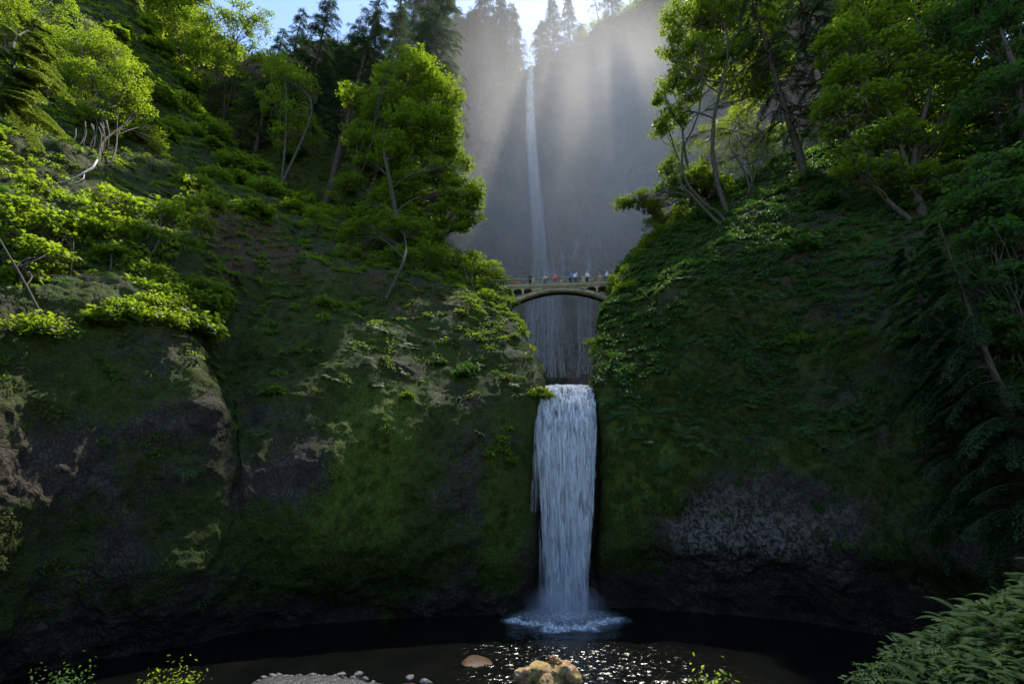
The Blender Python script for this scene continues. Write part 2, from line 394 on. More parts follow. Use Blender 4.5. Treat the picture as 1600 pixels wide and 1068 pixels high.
gf = np.stack([idx[:-1, :-1].ravel(), idx[:-1, 1:].ravel(), idx[1:, 1:].ravel(), idx[1:, :-1].ravel()], 1)
g = NG('river_gravel')
vc = g.voro(9.0, None, 'F1', 'Color'); sep = g.n('ShaderNodeSeparateColor'); g.l(vc, sep.inputs[0])
gc = g.ramp(sep.outputs[0], [(0.0, (0.008, 0.008, 0.010)), (0.7, (0.024, 0.025, 0.029)), (1.0, (0.085, 0.085, 0.088))])
gz = g.n('ShaderNodeSeparateXYZ'); g.l(g.pos(), gz.inputs[0])
gc = g.mix(g.ramp(g.math('ADD', g.math('MULTIPLY', gz.outputs[2], 0.25), g.noise(0.8)), [(0.85, 0.0), (1.15, 1.0)]), gc, (0.035, 0.045, 0.015))
gb = g.bump(g.math('SUBTRACT', 1.0, g.voro(9.0)), 0.9, 0.07)
M['gravel'] = g.done(g.pbr(gc, 0.6, 0.4, gb))
ground = mesh_obj('ground', P, gf, M['gravel'], smooth=True); tag(ground, kind='structure')

# hidden floor of the upper basin, and the two waters
g = NG('pool_water')
mp = g.scalev(g.pos(), (1.0, 1.6, 1.0))
h = g.math('ADD', g.noise(2.2, 3, 0.55, mp, 0.6), g.math('MULTIPLY', g.noise(7.0, 3, 0.6, mp, 0.4), 0.45))
sh = g.noise(0.35, 3, 0.5)
wc = g.ramp(sh, [(0.35, (0.002, 0.003, 0.003)), (0.7, (0.006, 0.006, 0.004))])
M['water'] = g.done(g.pbr(wc, 0.16, 0.5, g.bump(h, 0.5, 0.08), IOR=1.333, Transmission_Weight=0.1))
wx, wy = np.meshgrid(np.linspace(-34, 34, 900), np.linspace(14, 47, 460))
wp = np.stack([wx.ravel(), wy.ravel(), np.zeros(wx.size)], 1)
r = np.hypot(wp[:, 0] - 5.2, (wp[:, 1] - 39.5))
chop = np.exp(-((wp[:, 0] - 3.5 + 0.25 * (wp[:, 1] - 30)) / 7.5) ** 4) * smooth(35.5, 32.5, wp[:, 1] + fbm(wp, 2.5, 3, 420) * 1.5) 
wp[:, 2] = 0.05 * np.exp(-r / 6.0) * np.cos(r * 2.4) + fbm(wp, 3.0, 3, 404) * 0.03
wp[:, 2] += fbm(wp * np.array([1, 1.5, 1]), 0.28, 3, 430) * 0.085 * chop + fbm(wp * np.array([1, 1.5, 1]), 0.5, 2, 440) * 0.012
ix = np.arange(wx.size).reshape(wx.shape)
wf = np.stack([ix[:-1, :-1].ravel(), ix[:-1, 1:].ravel(), ix[1:, 1:].ravel(), ix[1:, :-1].ravel()], 1)
pool = mesh_obj('water', wp, wf, M['water'], smooth=True); tag(pool, kind='structure')
#STAGE2
# ------------------------------------------------------------------ tubes
def tubes(Pl, Rd, ns=6, cap=True):
    """Pl (S,K,3) polylines, Rd (S,K) radii -> closed tapering tubes (V, F quads)"""
    Pl = np.asarray(Pl, float); Rd = np.asarray(Rd, float); S, K = Rd.shape
    T = np.gradient(Pl, axis=1); T /= np.linalg.norm(T, axis=2, keepdims=True) + 1e-9
    ref = np.where(np.abs(T[..., 2:3]) > 0.9, np.array([1.0, 0, 0]), np.array([0, 0, 1.0]))
    ref = np.repeat(ref[:, :1], K, axis=1)
    A = np.cross(T, ref); A /= np.linalg.norm(A, axis=2, keepdims=True) + 1e-9; B = np.cross(T, A)
    th = np.arange(ns) * 2 * np.pi / ns
    V = Pl[:, :, None] + Rd[..., None, None] * (A[:, :, None] * np.cos(th)[None, None, :, None] + B[:, :, None] * np.sin(th)[None, None, :, None])
    V = V.reshape(-1, 3)
    s, k, j = np.meshgrid(np.arange(S), np.arange(K - 1), np.arange(ns), indexing='ij')
    b = (s * K + k) * ns; j2 = (j + 1) % ns
    F_ = np.stack([b + j, b + j2, b + ns + j2, b + ns + j], -1).reshape(-1, 4)
    return V, F_
class MB:
    """collects shapes into ONE mesh"""
    def __init__(s): s.V = []; s.F = []; s.n = 0
    def add(s, V, F_):
        V = np.asarray(V, float); s.V.append(V); s.F += [[i + s.n for i in f] for f in F_]; s.n += len(V); return s
    def box(s, c, d, rz=0, bev=0.0):
        c = Vector(c); x, y, z = d[0] / 2, d[1] / 2, d[2] / 2
        bm = bmesh.new(); bmesh.ops.create_cube(bm, size=1.0)
        bmesh.ops.scale(bm, vec=(d[0], d[1], d[2]), verts=bm.verts)
        if bev: bmesh.ops.bevel(bm, geom=bm.edges[:], offset=bev, segments=1, affect='EDGES')
        bmesh.ops.rotate(bm, cent=(0, 0, 0), matrix=Matrix.Rotation(rz, 3, 'Z'), verts=bm.verts)
        bmesh.ops.translate(bm, vec=c, verts=bm.verts)
        bm.verts.index_update(); s.add([v.co[:] for v in bm.verts], [[v.index for v in f.verts] for f in bm.faces]); bm.free(); return s
    def tube(s, pts, rad, ns=8):
        V, F_ = tubes([pts], [rad], ns); n = len(pts)
        F_ = F_.tolist() + [list(range(ns))[::-1], list(range((n - 1) * ns, n * ns))]
        return s.add(V, F_)
    def prism(s, prof, y0, y1):
        """closed profile in x,z extruded along y"""
        n = len(prof)
        V = [(x, y0, z) for x, z in prof] + [(x, y1, z) for x, z in prof]
        return s.add(V, [list(range(n)), list(range(n, 2 * n))[::-1]] + [[i, i + n, (i + 1) % n + n, (i + 1) % n] for i in range(n)])
    def build(s, name, mat, parent=None, smooth=False, link=True):
        return mesh_obj(name, np.concatenate(s.V), s.F, mat, parent, smooth, link=link)

# ------------------------------------------------------------------ ledges under the falls
lx0, lx1 = 838, 938
LR = []
for (y, z) in [(44.5, -3.5), (44.2, 1), (43.9, 6), (43.5, 11), (43.4, 15), (43.0, 17.6), (43.2, 18.7), (44.6, 19.0), (50, 19.1), (62, 19.2), (90, 19.5), (130, 19.8)]:
    LR.append([Wz(lx0 - 25, y, z), Wz(lx0 + 5, y, z), Wz(lx0 + 30, y - 0.2, z - 0.05), Wz(lx1 - 30, y - 0.1, z), Wz(lx1, y, z), Wz(lx1 + 25, y, z)])
for k in range(7, 12):
    LR[k][0].x -= (k - 7) * 6; LR[k][-1].x += (k - 7) * 6
def attrs_wet(P, N): return dict(moss=np.full(len(P), 0.15), pale=np.zeros(len(P)), soil=np.zeros(len(P)))
S_led = sheet('fall_ledge', LR, 90, 200, noise_disp(0.35, 2.5, 0.35, 1.0), M['cliff'], False, attrs_wet)
tag(S_led.o, kind='structure')

# ------------------------------------------------------------------ falling water
g = NG('falling_water')
mv = g.scalev(g.pos(), (2.6, 1.2, 0.34)); st = g.noise(1.3, 6, 0.6, mv, 0.7)
al = g.math('MULTIPLY', g.ramp(st, [(0.36, 0.10), (0.58, 1.0)]), g.attr('body'))
df = g.n('ShaderNodeBsdfDiffuse'); df.inputs[0].default_value = (0.90, 0.92, 0.94, 1)
tl = g.n('ShaderNodeBsdfTranslucent'); tl.inputs[0].default_value = (0.90, 0.92, 0.94, 1)
gl = g.n('ShaderNodeBsdfGlossy'); gl.inputs['Roughness'].default_value = 0.35
m1 = g.n('ShaderNodeMixShader'); m1.inputs[0].default_value = 0.42; g.l(df.outputs[0], m1.inputs[1]); g.l(tl.outputs[0], m1.inputs[2])
m2 = g.n('ShaderNodeMixShader'); m2.inputs[0].default_value = 0.06; g.l(m1.outputs[0], m2.inputs[1]); g.l(gl.outputs[0], m2.inputs[2])
tp = g.n('ShaderNodeBsdfTransparent'); m3 = g.n('ShaderNodeMixShader')
g.l(al, m3.inputs[0]); g.l(tp.outputs[0], m3.inputs[1]); g.l(m2.outputs[0], m3.inputs[2])
M['fall'] = g.done(m3)

def strands(S, K, path, width, depth_fn, rad, body, seed=0, seglen=(0.15, 0.5)):
    """path(t) -> (centre, halfwidth) for t in 0..1; returns strand tubes of short broken streaks"""
    r = np.random.default_rng(seed)
    u = r.uniform(-1, 1, S); u = np.sign(u) * np.abs(u) ** 0.9
    t0 = r.uniform(-0.05, 0.95, S); ln = r.uniform(*seglen, S)
    tt = np.clip(t0[:, None] + ln[:, None] * np.linspace(0, 1, K)[None], 0, 1)
    c, hw = path(tt)
    P = c.copy(); P[..., 0] += u[:, None] * hw
    P[..., 1] += depth_fn(u[:, None], tt) + r.normal(0, 0.10, (S, 1)) * (0.4 + tt)
    P[..., 0] += (r.normal(0, 0.03, (S, 1)) * tt)
    Rr = rad * r.uniform(0.5, 1.6, (S, 1)) * np.sin(np.linspace(0.03, np.pi - 0.03, K))[None] ** 0.6
    V, F_ = tubes(P, Rr, 5)
    u_edge = 1 - 0.55 * np.abs(u[:, None]) ** 3
    b = np.repeat((u_edge * body * r.uniform(0.45, 1.2, (S, 1)) * np.ones((S, K))).ravel(), 5)
    return V, F_, np.clip(b, 0, 1)

# lower fall: over the lip, then free
lf = np.array([  # t, py-ish centre px, half width px, Y, z
    (847, 930, 44.9, 19.4), (846, 930, 44.0, 19.3), (844, 929, 43.1, 18.5), (840, 932, 42.3, 17.2), (835, 935, 41.6, 15.4),
    (837, 933, 41.2, 12.6), (841, 930, 41.0, 9.4), (845, 926, 40.8, 6.2), (849, 921, 40.7, 3.0), (851, 918, 40.6, -0.2)])
pl = np.array([tuple(Wz(a, y, z)) for a, b, y, z in lf]); pr = np.array([tuple(Wz(b, y, z)) for a, b, y, z in lf])
def mk_path(pl, pr):
    def path(t):
        k = t * (len(pl) - 1); i = np.minimum(k.astype(int), len(pl) - 2); f = (k - i)[..., None]
        a = pl[i] * (1 - f) + pl[i + 1] * f; b = pr[i] * (1 - f) + pr[i + 1] * f
        return (a + b) / 2, (b - a)[..., 0] / 2
    return path
lpath = mk_path(pl, pr)
low = empty('lower_waterfall', Wz(885, 41, 0)); low_off = np.array(low.location)
tag(low, 'broad white lower waterfall dropping over the rock lip into the dark pool', 'waterfall')
# veil body: closed thick curtain
nu, nv = 150, 220
uu, vv = np.meshgrid(np.linspace(-1, 1, nu), np.linspace(0, 1, nv))
c, hw = lpath(vv)
front = c.copy(); front[..., 0] += uu * hw * 0.95
q = front.reshape(-1, 3)
streak = fbm(q * np.array([2.2, 0.4, 0.16]), 1.0, 4, 500).reshape(uu.shape)
streak2 = fbm(q * np.array([1.1, 0.3, 0.10]), 1.0, 3, 520).reshape(uu.shape)
edge = (1 - np.abs(uu) ** 6)
front[..., 1] -= (0.30 + 0.40 * streak + 0.75 * streak2 * (0.3 + vv)) * edge
front[..., 2] += 0.30 * fbm(q, 0.7, 3, 540).reshape(uu.shape) * edge * np.clip(1 - vv * 2.5, 0, 1)
back = front.copy(); back[..., 1] += 0.10 + 0.3 * edge
V = np.concatenate([front.reshape(-1, 3), back.reshape(-1, 3)]) - low_off
ix = np.arange(nu * nv).reshape(nv, nu); o2 = nu * nv
q4 = lambda A: np.stack([A[:-1, :-1].ravel(), A[1:, :-1].ravel(), A[1:, 1:].ravel(), A[:-1, 1:].ravel()], 1)
Fv = np.concatenate([q4(ix), q4(ix + o2)[:, ::-1],
    np.stack([ix[:-1, 0], ix[:-1, 0] + o2, ix[1:, 0] + o2, ix[1:, 0]], 1), np.stack([ix[:-1, -1], ix[1:, -1], ix[1:, -1] + o2, ix[:-1, -1] + o2], 1)])
bd = np.clip((1.0 - 0.38 * vv + 0.6 * streak + 0.5 * streak2) * (1 - np.abs(uu) ** 8 * 0.6), 0.1, 1).ravel(); bd = np.concatenate([bd, bd])
veil = mesh_obj('water_curtain', V, Fv, M['fall'], low, True, dict(body=bd))
V, F_, b = strands(3200, 9, lambda t: (lpath(t)[0], lpath(t)[1] * 0.93), None, lambda u, t: -0.40 * (1 - u ** 4) + 0.0 * t, 0.030, 0.55, 5, (0.05, 0.22))
V2_, F2_, b2_ = strands(2200, 9, lambda t: (lpath(t)[0], lpath(t)[1] * 0.96), None, lambda u, t: -0.50 * (1 - u ** 4) + 0.0 * t, 0.085, 0.55, 6, (0.015, 0.07))
V, F_, b = np.concatenate([V, V2_]), np.concatenate([F_, F2_ + len(V)]), np.concatenate([b, b2_ * (0.6 + 0.4 * smooth(4, 16, V2_[:, 2]))])
mesh_obj('falling_streaks', V - low_off, F_, M['fall'], low, True, dict(body=b))
# side trickles over the rock to both sides
def trickle(parent, off, top, bot, hw0, hw1, n, seed, rad=0.016, body=0.25, bow=0.4):
    a, b_ = np.array(top), np.array(bot); K = 9
    def path(t):
        c = a + (b_ - a) * t[..., None]; c = c.copy(); c[..., 1] -= bow * np.sin(np.pi * t)
        return c, hw0 + (hw1 - hw0) * t
    V, F_, b = strands(n, K, path, None, lambda u, t: 0 * u * t, rad, body, seed, (0.12, 0.6))
    return V - off, F_, b
parts = []
for (t_, b_, h0, h1, n, sd_) in [((838, 650, 41.7), (834, 800, 41.2), 0.10, 0.35, 90, 61), ((846, 800, 41.0), (847, 968, 40.8), 0.20, 0.25, 60, 62)]:
    parts.append(trickle(low, low_off, W(*t_), W(*b_), h0, h1, n, sd_))
nV = 0; VV, FF, BB = [], [], []
for V, F_, b in parts: VV.append(V); FF.append(F_ + nV); BB.append(b); nV += len(V)
mesh_obj('side_trickles', np.concatenate(VV), np.concatenate(FF), M['fall'], low, True, dict(body=np.concatenate(BB)))

# foam: churned low mound ring of froth at the foot
g = NG('white_foam')
fc = g.ramp(g.noise(6.0, 4, 0.7), [(0.35, (0.30, 0.34, 0.36)), (0.6, (0.85, 0.87, 0.88))])
fa = g.math('MULTIPLY', g.ramp(g.noise(4.5, 7, 0.8), [(0.34, 0.0), (0.58, 1.0)]), g.attr('body'))
fp = g.pbr(fc, 0.6, 0.3, g.bump(g.noise(9, 4, 0.7), 0.7, 0.1)); tp = g.n('ShaderNodeBsdfTransparent'); m3 = g.n('ShaderNodeMixShader')
g.l(fa, m3.inputs[0]); g.l(tp.outputs[0], m3.inputs[1]); g.l(fp.outputs[0], m3.inputs[2]); M['foam'] = g.done(m3)
fx, fy = np.meshgrid(np.linspace(-7.5, 7.0, 260), np.linspace(-6.5, 2.5, 160))
cx, cy_ = Wz(882, 41, 0).x, 40.6
q = np.stack([fx.ravel(), fy.ravel(), 0 * fx.ravel()], 1)
rr = np.hypot(fx / 0.98, fy * 1.02); wob = fbm(q, 1.6, 3, 600).reshape(fx.shape)
ring = np.exp(-((rr - 4.1 - wob * 1.0) / 0.42) ** 2) * smooth(0.5, -2.5, fy)
core = np.exp(-(rr / 2.7) ** 2)
frz = np.abs(fbm(q, 0.35, 4, 610)).reshape(fx.shape)
hz = 0.02 + ring * (0.12 + 0.45 * frz) + core * (0.30 + 0.5 * frz)
V = np.stack([fx.ravel() + cx, fy.ravel() + cy_, hz.ravel()], 1) - low_off
body = np.clip(ring * (0.7 + 1.6 * np.clip(wob + 0.5, 0, 1)) + core * 0.9 + 0.25 * np.exp(-((rr - 3.3) / 0.9) ** 2), 0, 1)
body[0, :] = body[-1, :] = 0; body[:, 0] = body[:, -1] = 0
ix = np.arange(fx.size).reshape(fx.shape)
keep = q4(ix)[:, ::-1]; keep = keep[body.ravel()[keep].max(axis=1) > 0.03]
mesh_obj('splash_foam', V, keep, M['foam'], low, True, dict(body=body.ravel()))

# stream between the two falls
stm = []
for y in np.linspace(44.2, 128, 60):
    k = smooth(50, 80, np.array([y]))[0]
    stm.append([Wz(842 - 60 * k, y, 19.42), Wz(866 - 20 * k, y, 19.46), Wz(905 + 20 * k, y, 19.46), Wz(933 + 60 * k, y, 19.42)])
stm = np.array([[tuple(p) for p in r_] for r_ in stm]); ix = np.arange(240).reshape(60, 4)
stream = mesh_obj('stream', stm.reshape(-1, 3), q4(ix)[:, ::-1], M['water'], smooth=True); tag(stream, kind='structure')

# upper fall: tall free plume, then fanning over the lower wall
upf = [(827, 832, 147.0, 104), (824, 834, 144.6, 110), (822, 833, 143.2, 135), (821, 835, 142.4, 170), (822, 838, 141.4, 220), (824, 843, 140, 270), (827, 849, 138.5, 320), (829, 853, 137, 360), (829, 857, 135.5, 400), (826, 862, 134, 430)]
upf = upf + [(824, 868, 131.0, 470), (822, 872, 127.5, 520), (820, 876, 124.0, 580)]
pl = np.array([tuple(W(a, q_, y)) for a, b, y, q_ in upf]); pr = np.array([tuple(W(b, q_, y)) for a, b, y, q_ in upf])
upath = mk_path(pl, pr)
up = empty('upper_waterfall', Wz(850, 128, 20)); up_off = np.array(up.location)
tag(up, 'tall narrow upper waterfall plunging down the misty far cliff behind the bridge', 'waterfall')
V, F_, b = strands(1200, 10, lambda t: (upath(t)[0], upath(t)[1] * (1 - 0.25 * t)), None, lambda u, t: -0.8 * (1 - u ** 2), 0.16, 0.95, 15, (0.05, 0.22)); b = b * (1.0 - 0.74 * smooth(187, 70, V[:, 2]))
mesh_obj('falling_plume', V - up_off, F_, M['fall'], up, True, dict(body=b))
VV, FF, BB, nV = [], [], [], 0
fans = [((845, 425, 129), (835, 590, 121), 2.2, 6.5, 170, 71, .08, .45), ((858, 400, 130), (880, 590, 121), 1.0, 5.0, 150, 72, .08, .40), ((832, 470, 125), (822, 585, 121), 1.0, 2.5, 80, 73, .09, .36),
        ((903, 372, 131), (897, 402, 129), 0.25, 0.8, 40, 74, .12, .5), ((880, 390, 130), (868, 470, 126), 0.4, 2.8, 70, 75, .07, .3),
        ((918, 385, 131), (916, 585, 121), 0.8, 2.4, 60, 76, .08, .42), ((905, 460, 126), (908, 585, 121), 0.5, 1.2, 50, 77, .09, .36), ((865, 465, 126), (862, 590, 121), 0.6, 1.6, 60, 78, .09, .38)]
for (t_, b_, h0, h1, n, sd_, rd_, bd_) in fans:
    V, F_, b = trickle(up, up_off, W(*t_), W(*b_), h0, h1, n, sd_, rd_, bd_, 0.5)
    VV.append(V); FF.append(F_ + nV); BB.append(b); nV += len(V)
mesh_obj('fanning_trickles', np.concatenate(VV), np.concatenate(FF), M['fall'], up, True, dict(body=np.concatenate(BB)))

# ------------------------------------------------------------------ mist and haze
def mist_material(name, dens, col, aniso, scale, lo, hi, sharp, seed):
    g = NG(name)
    o = g.obj()                                   # unit ball coordinates
    ln = g.n('ShaderNodeVectorMath', operation='LENGTH'); g.l(o, ln.inputs[0])
    fall = g.ramp(ln.outputs['Value'], [(0.15, 1.0), (0.95, 0.0)], 'EASE')
    mp = g.n('ShaderNodeMapping'); mp.inputs['Location'].default_value = (seed, seed, 0); mp.inputs['Rotation'].default_value = (0, 0.5, 0)
    mp.inputs['Scale'].default_value = scale; g.l(g.pos(), mp.inputs['Vector'])
    nz = g.noise(1.0, 3, 0.6, mp.outputs[0], 0.7)
    d = g.math('MULTIPLY', g.math('MULTIPLY', fall, g.ramp(nz, [(lo, 0.22), (hi, 1.0)])), dens)
    v = g.n('ShaderNodeVolumePrincipled'); v.inputs['Color'].default_value = (*col, 1); v.inputs['Anisotropy'].default_value = aniso
    g.l(d, v.inputs['Density']); g.l(v.outputs[0], g.out.inputs['Volume'])
    return g.m
def mist(loc, rad, rot, mat, label=None):
    bm = bmesh.new(); bmesh.ops.create_icosphere(bm, subdivisions=3, radius=1.0)
    me = bpy.data.meshes.new('mist'); bm.to_mesh(me); bm.free(); me.materials.append(mat)
    o = bpy.data.objects.new('mist', me); C.objects.link(o); o.location = loc; o.scale = rad; o.rotation_euler = rot
    tag(o, kind='stuff'); return o
MIST_ON = True
if MIST_ON:
    mist(W(880, 250, 100), (72, 40, 92), (0, math.radians(10), 0), mist_material('mist_drift', 0.024, (1.0, 0.95, 0.90), 0.0, (0.022, 0.022, 0.014), 0.26, 0.78, 0, 3.1))
    mist(W(985, 210, 98), (26, 20, 62), (0, math.radians(16), 0), mist_material('mist_plume', 0.021, (1.0, 0.94, 0.88), 0.0, (0.035, 0.035, 0.02), 0.34, 0.70, 0, 5.7))
    mist(W(770, 360, 96), (30, 18, 26), (0, 0, 0), mist_material('mist_low', 0.030, (1.0, 0.95, 0.90), 0.15, (0.05, 0.05, 0.04), 0.36, 0.70, 0, 9.1))
    mist(Wz(884, 40.0, 0.9), (4.0, 2.2, 2.0), (0, 0, 0), mist_material('spray', 0.6, (0.93, 0.96, 1.0), 0.1, (0.5, 0.5, 0.5), 0.30, 0.70, 0, 2.2))
#STAGE3
# ------------------------------------------------------------------ leaves
T_DIAMOND = (np.array([(0, 0, 0), (0.45, 0.26, 0.07), (1, 0, -0.04), (0.45, -0.26, 0.07)]), [[0, 1, 2, 3]])
T_BLADE = (np.array([(0, 0.05, 0), (0, -0.05, 0), (0.55, -0.04, 0.05), (1.0, 0, -0.12), (0.55, 0.04, 0.05)]), [[0, 1, 2, 3, 4]])
T_OVAL = (np.array([(0, 0, 0), (0.25, 0.22, 0.05), (0.65, 0.24, 0.05), (1, 0, -0.06), (0.65, -0.24, 0.05), (0.25, -0.22, 0.05)]), [[0, 1, 2, 3], [0, 3, 4, 5]])
T_MAPLE = (np.array([(0, 0, 0), (0.10, 0.34, -0.03), (0.30, 0.20, 0.03), (0.55, 0.50, -0.06), (0.60, 0.16, 0.03), (1.0, 0, -0.08),
                     (0.60, -0.16, 0.03), (0.55, -0.50, -0.06), (0.30, -0.20, 0.03), (0.10, -0.34, -0.03)]),
           [[0, 1, 2], [0, 2, 3, 4], [0, 4, 5, 6], [0, 6, 7, 8], [0, 8, 9]])
T_SPRAY = (np.array([(0, 0, 0), (0.3, 0.13, -0.01), (0.75, 0.10, -0.05), (1, 0, -0.12), (0.75, -0.10, -0.05), (0.3, -0.13, -0.01)]), [[0, 1, 2, 3], [0, 3, 4, 5]])
T_COMB = (np.array([(0, 0.012, 0), (1, 0, -0.10), (0, -0.012, 0), (0.15, 0, 0), (0.32, 0.22, -0.03), (0.24, 0, 0), (0.40, 0, -0.01), (0.58, 0.20, -0.06), (0.50, 0, -0.02),
                    (0.15, 0, 0), (0.32, -0.22, -0.03), (0.24, 0, 0), (0.40, 0, -0.01), (0.58, -0.20, -0.06), (0.50, 0, -0.02), (0.64, 0, -0.04), (0.80, 0.12, -0.09), (0.72, 0, -0.05), (0.64, 0, -0.04), (0.80, -0.12, -0.09), (0.72, 0, -0.05)]),
          [[0, 1, 2], [3, 4, 5], [6, 7, 8], [9, 11, 10], [12, 14, 13], [15, 16, 17], [18, 20, 19]])
def norm(a): return a / (np.linalg.norm(a, axis=-1, keepdims=True) + 1e-9)
def leaf_geo(P, D, N, size, tmpl, tone):
    D = norm(D); N = norm(N - (N * D).sum(1, keepdims=True) * D); B = np.cross(N, D)
    tv, tf = tmpl; n, k = len(P), len(tv); size = np.broadcast_to(np.asarray(size, float), (n,))[:, None, None]
    V = P[:, None] + size * (tv[None, :, 0:1] * D[:, None] + tv[None, :, 1:2] * B[:, None] + tv[None, :, 2:3] * N[:, None])
    tot = np.array([len(f) for f in tf] * 1, np.int32); flat = np.array([i for f in tf for i in f], np.int32)
    return V.reshape(-1, 3), (flat[None] + (np.arange(n) * k)[:, None]).ravel(), np.tile(tot, n), np.repeat(tone, k)
def leaf_obj(name, geos, mat, parent=None, link=True):
    V = np.concatenate([g_[0] for g_ in geos]); off = np.cumsum([0] + [len(g_[0]) for g_ in geos])
    flat = np.concatenate([g_[1] + o for g_, o in zip(geos, off)]); tot = np.concatenate([g_[2] for g_ in geos])
    tone = np.concatenate([g_[3] for g_ in geos])
    me = bpy.data.meshes.new(name)
    me.vertices.add(len(V)); me.vertices.foreach_set('co', V.astype(np.float32).ravel())
    me.loops.add(len(flat)); me.loops.foreach_set('vertex_index', flat.astype(np.int32))
    me.polygons.add(len(tot)); me.polygons.foreach_set('loop_start', np.concatenate([[0], np.cumsum(tot)[:-1]]).astype(np.int32))
    me.polygons.foreach_set('loop_total', tot.astype(np.int32))
    at = me.attributes.new('tone', 'FLOAT', 'POINT'); at.data.foreach_set('value', np.clip(tone, 0, 1).astype(np.float32))
    me.update(calc_edges=True); me.materials.append(mat)
    o = bpy.data.objects.new(name, me)
    if link: C.objects.link(o)
    if parent: o.parent = parent
    return o

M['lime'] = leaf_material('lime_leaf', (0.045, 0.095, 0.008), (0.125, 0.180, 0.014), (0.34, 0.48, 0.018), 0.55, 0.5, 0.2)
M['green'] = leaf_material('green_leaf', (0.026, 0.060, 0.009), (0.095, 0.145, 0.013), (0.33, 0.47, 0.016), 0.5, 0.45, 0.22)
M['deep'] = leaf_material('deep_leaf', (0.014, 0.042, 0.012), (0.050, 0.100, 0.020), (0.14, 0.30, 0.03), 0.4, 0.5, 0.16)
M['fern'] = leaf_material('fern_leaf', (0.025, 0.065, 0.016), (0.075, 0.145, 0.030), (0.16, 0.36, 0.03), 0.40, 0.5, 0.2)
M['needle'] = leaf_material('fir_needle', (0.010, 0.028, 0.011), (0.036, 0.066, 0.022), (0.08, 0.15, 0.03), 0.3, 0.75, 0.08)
M['sunneedle'] = leaf_material('sunlit_needle', (0.040, 0.070, 0.014), (0.10, 0.13, 0.025), (0.22, 0.30, 0.03), 0.4)  # lit copy of the needle colour, sunlight put in for the left boughs
M['mosstuft'] = leaf_material('moss_tuft', (0.014, 0.026, 0.006), (0.060, 0.075, 0.011), (0.10, 0.15, 0.015), 0.25, 0.7, 0.1)
M['dry'] = leaf_material('dry_grass', (0.025, 0.034, 0.008), (0.085, 0.075, 0.020), (0.20, 0.20, 0.04), 0.35, 0.7, 0.1)
g = NG('bark'); bv = g.scalev(g.pos(), (3, 3, 0.6)); bn = g.noise(2.2, 5, 0.65, bv)
bc = g.ramp(bn, [(0.3, (0.022, 0.017, 0.012)), (0.6, (0.085, 0.066, 0.048)), (0.8, (0.14, 0.12, 0.09))])
bc = g.mix(g.ramp(g.noise(0.6), [(0.5, 0.0), (0.62, 0.8)]), bc, (0.05, 0.055, 0.014))
M['bark'] = g.done(g.pbr(bc, 0.85, 0.2, g.bump(bn, 0.8, 0.1)))
g = NG('bleached_wood'); bn = g.noise(3, 5, 0.6, g.scalev(g.pos(), (3, 3, 1)))
M['bleached'] = g.done(g.pbr(g.ramp(bn, [(0.3, (0.16, 0.13, 0.10)), (0.6, (0.52, 0.46, 0.40))]), 0.8, 0.2, g.bump(bn, 0.4, 0.03)))

def cluster_leaves(Cn, m, rc, size, r, tmpl, flat=0.35, droop=0.35, tone0=None, jit=0.5):
    """m leaves about each centre Cn, in flattened discs"""
    n = len(Cn)
    a = r.uniform(0, 2 * np.pi, (n, m)); q = np.sqrt(r.uniform(0, 1, (n, m))) * (rc[:, None] if np.ndim(rc) else rc)
    off = np.stack([np.cos(a) * q, np.sin(a) * q, r.normal(0, flat, (n, m)) * (rc[:, None] if np.ndim(rc) else rc) - q * 0.25], -1)
    P = (Cn[:, None] + off).reshape(-1, 3)
    D = np.stack([np.cos(a), np.sin(a), np.full(a.shape, -droop)], -1) + r.normal(0, jit, (n, m, 3)); D = D.reshape(-1, 3)
    N = np.array([0, 0, 1.0]) + r.normal(0, 0.55, (n * m, 3))
    t = (np.repeat(r.uniform(0.0, 1, n) if tone0 is None else tone0, m) * 0.6 + r.uniform(0, 0.4, n * m))
    return leaf_geo(P, D, N, size * 1.25 * r.uniform(0.65, 1.3, n * m), tmpl, t)

def curve_to(a, b, K, r, bend=0.12, up=0.0):
    """(n,3)->(n,3) curved polylines"""
    t = np.linspace(0, 1, K)[None, :, None]; L_ = np.linalg.norm(b - a, axis=1)[:, None, None]
    P = a[:, None] * (1 - t) + b[:, None] * t
    s = np.sin(np.pi * t)
    return P + s * L_ * bend * r.normal(0, 0.5, (len(a), 1, 3)) + np.sin(2 * np.pi * t) * L_ * bend * 0.4 * r.normal(0, 0.5, (len(a), 1, 3)) + s * L_ * up * np.array([0, 0, 1.0])

